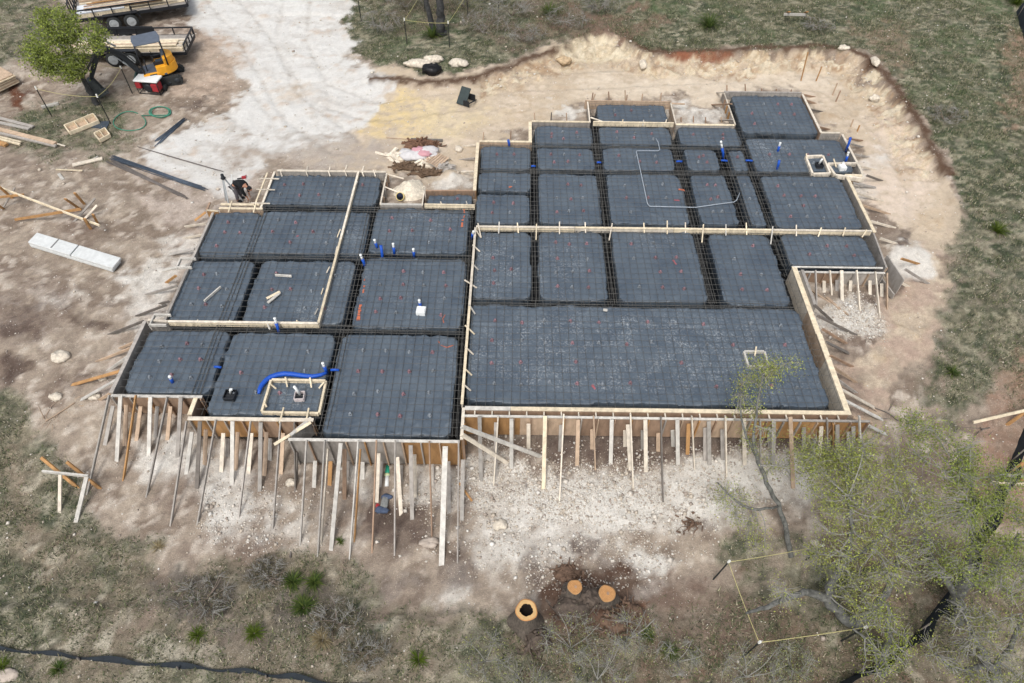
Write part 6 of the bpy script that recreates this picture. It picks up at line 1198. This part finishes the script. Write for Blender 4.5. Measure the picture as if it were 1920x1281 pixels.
# big oaks at the lower right
b = gat(1606, 1172); g = b[2]
tree('live_oak', 'big spreading oak with crooked dark limbs at the lower right', 'tree', b, [lm((1606, 1172, g, .17), (1575, 1150, g+.5, .14), (1545, 1118, g+1.0, .12), (1505, 1108, g+1.4, .08), (1440, 1138, g+1.6, .06), (1400, 1150, g+1.9, .03)), lm((1548, 1120, g+.95, .11), (1562, 1090, g+1.4, .1), (1585, 1050, g+2.0, .09), (1600, 1000, g+2.8, .06), (1590, 930, g+3.6, .03)), lm((1585, 1052, g+2., .07), (1640, 1020, g+2.6, .05), (1700, 960, g+3.4, .03)), lm((1606, 1172, g+.1, .12), (1660, 1120, g+1.2, .1), (1680, 1060, g+2.1, .06), (1720, 1010, g+2.8, .03))],
     [(A_(1570, 880, g+3.6), (1.1, .8, .7), 150, 1.25), (A_(1640, 860, g+3.9), (1.0, .8, .7), 120, 1.15), (A_(1530, 850, g+3.3), (.8, .7, .5), 90, 1.2), (A_(1600, 960, g+3.2), (1.1, .8, .7), 140, 1.1), (A_(1700, 940, g+3.6), (1.0, .8, .7), 110, 1.0), (A_(1560, 1040, g+2.4), (.9, .7, .6), 80, .8), (A_(1660, 1050, g+2.6), (1.0, .8, .6), 110, .8), (A_(1620, 1120, g+1.9), (.8, .7, .5), 70, .8), (A_(1470, 1110, g+1.8), (.5, .5, .3), 36, .3)], YGR, (.017, .034), TRUNKM, 'oaks at the lower right', 5, per=24, spread=.26, bare=.1)
b = gat(1790, 1165); g = b[2]
tree('live_oak', 'bright green oak leaning over the right edge', 'tree', b, [lm((1790, 1165, g, .19), (1800, 1110, g+1.0, .16), (1815, 1060, g+2., .12), (1830, 990, g+3.0, .07), (1820, 900, g+4., .03)), lm((1802, 1105, g+1.1, .1), (1870, 1070, g+2.0, .07), (1910, 1000, g+3., .04)), lm((1798, 1120, g+.8, .1), (1750, 1060, g+1.8, .07), (1730, 980, g+2.8, .03))],
     [(A_(1770, 850, g+4.3), (1.1, .8, .7), 120, .9), (A_(1850, 900, g+4.2), (1.0, .8, .7), 120, 1.3), (A_(1880, 980, g+3.6), (.9, .9, .7), 110, 1.4), (A_(1790, 960, g+3.7), (1.0, .8, .7), 110, .9), (A_(1830, 1050, g+3.0), (1.0, .8, .6), 110, 1.0), (A_(1740, 1040, g+2.8), (.9, .8, .6), 80, .7), (A_(1900, 1080, g+2.8), (.7, .8, .6), 60, .8), (A_(1720, 800, g+4.2), (.7, .6, .5), 50, 1.2)], [C(126, 142, 64, 1.3), C(138, 148, 78, 1.3), C(114, 126, 68, 1.3), C(144, 154, 78, 1.3), C(116, 120, 82, 1.3)], (.017, .034), TRUNKM, 'oaks at the lower right', 6, per=24, spread=.26, bare=.08)
b = gat(1650, 1262); g = b[2]
tree('live_oak', 'low yellowish oak clump below the dark fence at the bottom', 'tree', b, [lm((1650, 1262, g, .12), (1660, 1220, g+.7, .1), (1670, 1180, g+1.4, .06), (1665, 1130, g+2., .03)), lm((1655, 1240, g+.5, .06), (1630, 1200, g+1.2, .04), (1600, 1180, g+1.6, .02))], [(A_(1665, 1190, g+1.6), (.7, .6, .5), 60, .7), (A_(1640, 1245, g+1.1), (.6, .5, .4), 44, .6), (A_(1640, 1160, g+2), (.6, .5, .4), 36, .6), (A_(1690, 1230, g+1.2), (.4, .4, .4), 24, .7)], [C(152, 164, 70, 1.2), C(136, 148, 66, 1.2), C(164, 172, 84, 1.2), C(112, 120, 70, 1.2)], (.016, .032), TRUNKM, 'oaks at the lower right', 7, per=22, spread=.2, bare=.1)
b = gat(1870, 1275); g = b[2]
tree('live_oak', 'grey branched sparse oak in the bottom right corner', 'tree', b, [lm((1870, 1275, g, .14), (1850, 1240, g+.7, .12), (1830, 1200, g+1.5, .07), (1800, 1140, g+2.2, .03)), lm((1862, 1262, g+.4, .08), (1900, 1210, g+1.4, .06), (1915, 1150, g+2.2, .03)), lm((1850, 1250, g+.6, .07), (1790, 1260, g+1.2, .05), (1760, 1230, g+1.7, .02))], [(A_(1820, 1170, g+2.0), (.8, .7, .5), 100, .6), (A_(1880, 1180, g+2.1), (.7, .6, .5), 80, .8), (A_(1830, 1250, g+1.5), (.8, .6, .4), 90, .6), (A_(1770, 1220, g+1.6), (.7, .6, .4), 60, .5), (A_(1900, 1260, g+1.4), (.5, .5, .4), 50, .6)], OLV, (.016, .032), TRUNKM, 'oaks at the lower right', 8, per=20, spread=.2, bare=.25)
# wispy shrubs along the bottom
GRG = [C(122, 126, 100, 1.2), C(140, 142, 116, 1.2), C(110, 116, 88, 1.2), C(150, 154, 92, 1.2)]
for i, (px, w, h, lf, l) in enumerate([((1070, 1215), 1.0, .9, .35, 'wispy grey green shrub below the three stumps'), ((1175, 1200), .9, .9, .25, 'bare twiggy shrub with white twigs right of the hollow stump'), ((910, 1240), .9, .8, .45, 'thin yellowish shrub left of the hollow stump'), ((1120, 1275), 1.0, .9, .3, 'grey twiggy shrub at the bottom middle'), ((985, 1290), .8, .7, .35, 'low grey shrub at the bottom edge left of the middle'), ((1400, 1270), 1.0, .9, .3, 'pale bare shrub at the bottom edge beside the yellow rope'),
                                       ((1480, 1250), .7, .7, .5, 'green leafed shrub inside the yellow rope'), ((1270, 1240), .7, .6, .2, 'sparse low shrub right of the white twigs'), ((1560, 1100), .7, .8, .5, 'shrub under the crooked oak limb')]):
    b = gat(*px); g = b[2]; rs = np.random.RandomState(40+i)
    limbs = [[tuple(b)+(.014,), (b[0]+w*.4*math.cos(a), b[1]+w*.35*math.sin(a), g+h*.5, .009), (b[0]+w*.8*math.cos(a+.2), b[1]+w*.7*math.sin(a+.2), g+h*.85, .004)] for a in rs.uniform(0, 6.28, 5)]
    tree('shrub', l, 'shrub', b, limbs, [((b[0], b[1], g+h*.6), (w, w*.8, h*.5), 150, lf)], GRG, (.014, .028), TWIGM, 'wispy shrubs along the bottom', 50+i, .0035, 26, .18, .2)
# leafless brown scrub behind the dig and brush in front
BRN = [C(112, 104, 84, .9), C(126, 116, 94, .9), C(98, 98, 74, .9)]
for i, (px, w, h, l) in enumerate([((720, 60), 1.3, 1.0, 'brown leafless scrub bush at the edge of the white drive'), ((905, 60), 1.5, 1.2, 'brown scrub bush right of the dark trunks'), ((960, 30), 1.5, 1.2, 'grey scrub bush at the top centre beside the green bush'), ((985, 78), 1.3, .9, 'low scrub bush above the bend of the cut'), ((1065, 50), 1.4, .9, 'brown scrub bush behind the crumbling bank'), ((1120, 22), 1.4, .9, 'scrub bush on the brown spoil behind the bank'), ((870, 15), 1.6, 1.5, 'tall greenish scrub behind the dark trunks'), ((760, 15), 1.4, 1.2, 'scrub bush left of the dark trunks'),
                                 ((385, 1125), 1.0, .3, 'wide flat grey brush patch above the silt fence'), ((500, 1080), .7, .3, 'grey brush patch left of the pair of green clumps'), ((630, 1165), .8, .35, 'grey twiggy brush beside the dry straw tuft'), ((1530, 55), 1.0, .5, 'pale dry bush on the turf below the barred batter board'), ((1770, 225), 1.0, .6, 'pale grey bush on the turf right of the cut'), ((690, 1225), .7, .35, 'thin brown brush at the bottom left of the shrubs')]):
    b = gat(*px); g = b[2]; rs = np.random.RandomState(140+i)
    limbs = [[tuple(b)+(.016,), (b[0]+w*.4*math.cos(a), b[1]+w*.35*math.sin(a), g+h*.5, .01), (b[0]+w*.8*math.cos(a+.2), b[1]+w*.7*math.sin(a+.2), g+h*.85, .005)] for a in rs.uniform(0, 6.28, 6)]
    tree('scrub_bush', l, 'scrub', b, limbs, [((b[0], b[1], g+h*.55), (w, w*.8, h*.5), 190, .5 if i != 6 else 1.2)], BRN if i != 6 else GRG, (.016, .032), TWIGD, 'leafless scrub bushes', 150+i, .006, 18, .2, .4)
# grass clumps with long blades
def clump(px, r, n_, pal, label, seed, up=.9):
    rs = np.random.RandomState(seed); b = gat(*px); vs = []; cs = []; fs = []
    for i in range(n_*2):
        a = rs.uniform(0, 6.28); L = r*rs.uniform(.7, 1.25); el = rs.uniform(.25, 1.25)*up; d = np.array([math.cos(a)*math.cos(el), math.sin(a)*math.cos(el), math.sin(el)]); s = np.array([-math.sin(a), math.cos(a), 0])*rs.uniform(.004, .009)*(1+r); p0 = np.array([math.cos(a), math.sin(a), 0])*r*.1*rs.rand(); p1 = p0+d*L*.55; p2 = p0+d*L*.85+np.array([0, 0, -.16*L])+np.array([math.cos(a), math.sin(a), 0])*L*.2
        k = len(vs); vs += [p0-s, p0+s, p1+s*.8, p1-s*.8, p2]; fs += [(k, k+1, k+2), (k, k+2, k+3), (k+3, k+2, k+4)]; c = np.array(pal[rs.randint(len(pal))])[:3]*rs.uniform(.8, 1.2); cs += [c]*5
    o = np_mesh('grass_clump', np.array(vs), np.array(fs), LEAF, np.array(cs)); o.location = Vector([float(q) for q in b]); tag(o, label, 'grass clump', 'long bladed grass clumps')
CG = [C(92, 116, 54, .6), C(78, 102, 48, .6), C(110, 130, 62, .6), C(132, 148, 70, .6)]; CY = [C(120, 146, 48, .42), C(138, 160, 58, .42)]; CD = [C(196, 180, 140, .6), C(178, 160, 122, .6), C(206, 192, 156, .6)]
for i, (px, r, n_, pal, l) in enumerate([((550, 1092), .36, 90, CG, 'left one of the two green grass clumps below the front kickers'), ((590, 1092), .34, 80, CG, 'right one of the two green grass clumps below the front kickers'), ((571, 1140), .42, 110, CG, 'tall green grass clump under the pair of clumps'), ((371, 1192), .3, 40, CY, 'bright star shaped grass clump above the silt fence'), ((477, 1188), .34, 50, CY, 'bright spiky grass clump between the dark patch and the dry tuft'),
                                         ((785, 1238), .32, 36, CY, 'bright spiky grass clump at the bottom centre'), ((605, 1200), .36, 90, CD, 'dry straw coloured grass tuft'), ((298, 1027), .26, 30, CD, 'small straw tuft above the dark patch'), ((112, 1255), .3, 44, CG, 'green clump below the silt fence at the left'), ((1868, 434), .5, 70, CY, 'bright green bush on the right bank'), ((1215, 1192), .3, 50, CG, 'green clump among the shrubs right of the stumps'), ((1255, 1222), .34, 60, CG, 'dark green clump among the bottom shrubs'),
                                         ((638, 1016), .2, 24, CG, 'small green tuft between two long kickers'), ((1030, 28), .8, 90, CG, 'green bush on the turf at the top centre'), ((1330, 50), .9, 90, CG, 'dark green bush on the turf behind the cut'), ((5, 1250), .3, 30, CY, 'bright tuft at the left edge below the silt fence'), ((810, 70), .8, 80, CG, 'dark green weeds at the foot of the dark trunks'), ((1785, 700), .35, 50, CG, 'green weed on the right dirt'), ((1905, 8), .8, 90, CY, 'bright bush at the top right corner')]): clump(px, r, n_, pal, l, 200+i, 1.0)
# brush wood lying about
for i, (pts, l) in enumerate([([(85, 790), (110, 775), (140, 755)], 'dry brushwood beside the white kicker'), ([(1640, 765), (1668, 775), (1685, 790)], 'dead root twig right of the garage corner'), ([(1840, 806), (1856, 802)], 'small dark twig at the right')]):
    mb = MB(); rs = np.random.RandomState(i); P = [gat(*p, .05) for p in pts]; mb.tube(smooth(P), .02, 5)
    for q in range(14 if i == 0 else 4):
        s = P[rs.randint(len(P))]+rs.normal(0, .15, 3)*np.array([1, 1, 0]); e = s+rs.normal(0, .35, 3)*np.array([1, 1, .15]); mb.tube([s, (s+e)/2+rs.normal(0, .04, 3), e], [.012, .009, .004], 4)
    single('brushwood', mb, wood('t') if i == 0 else wood('d'), l, 'brushwood')
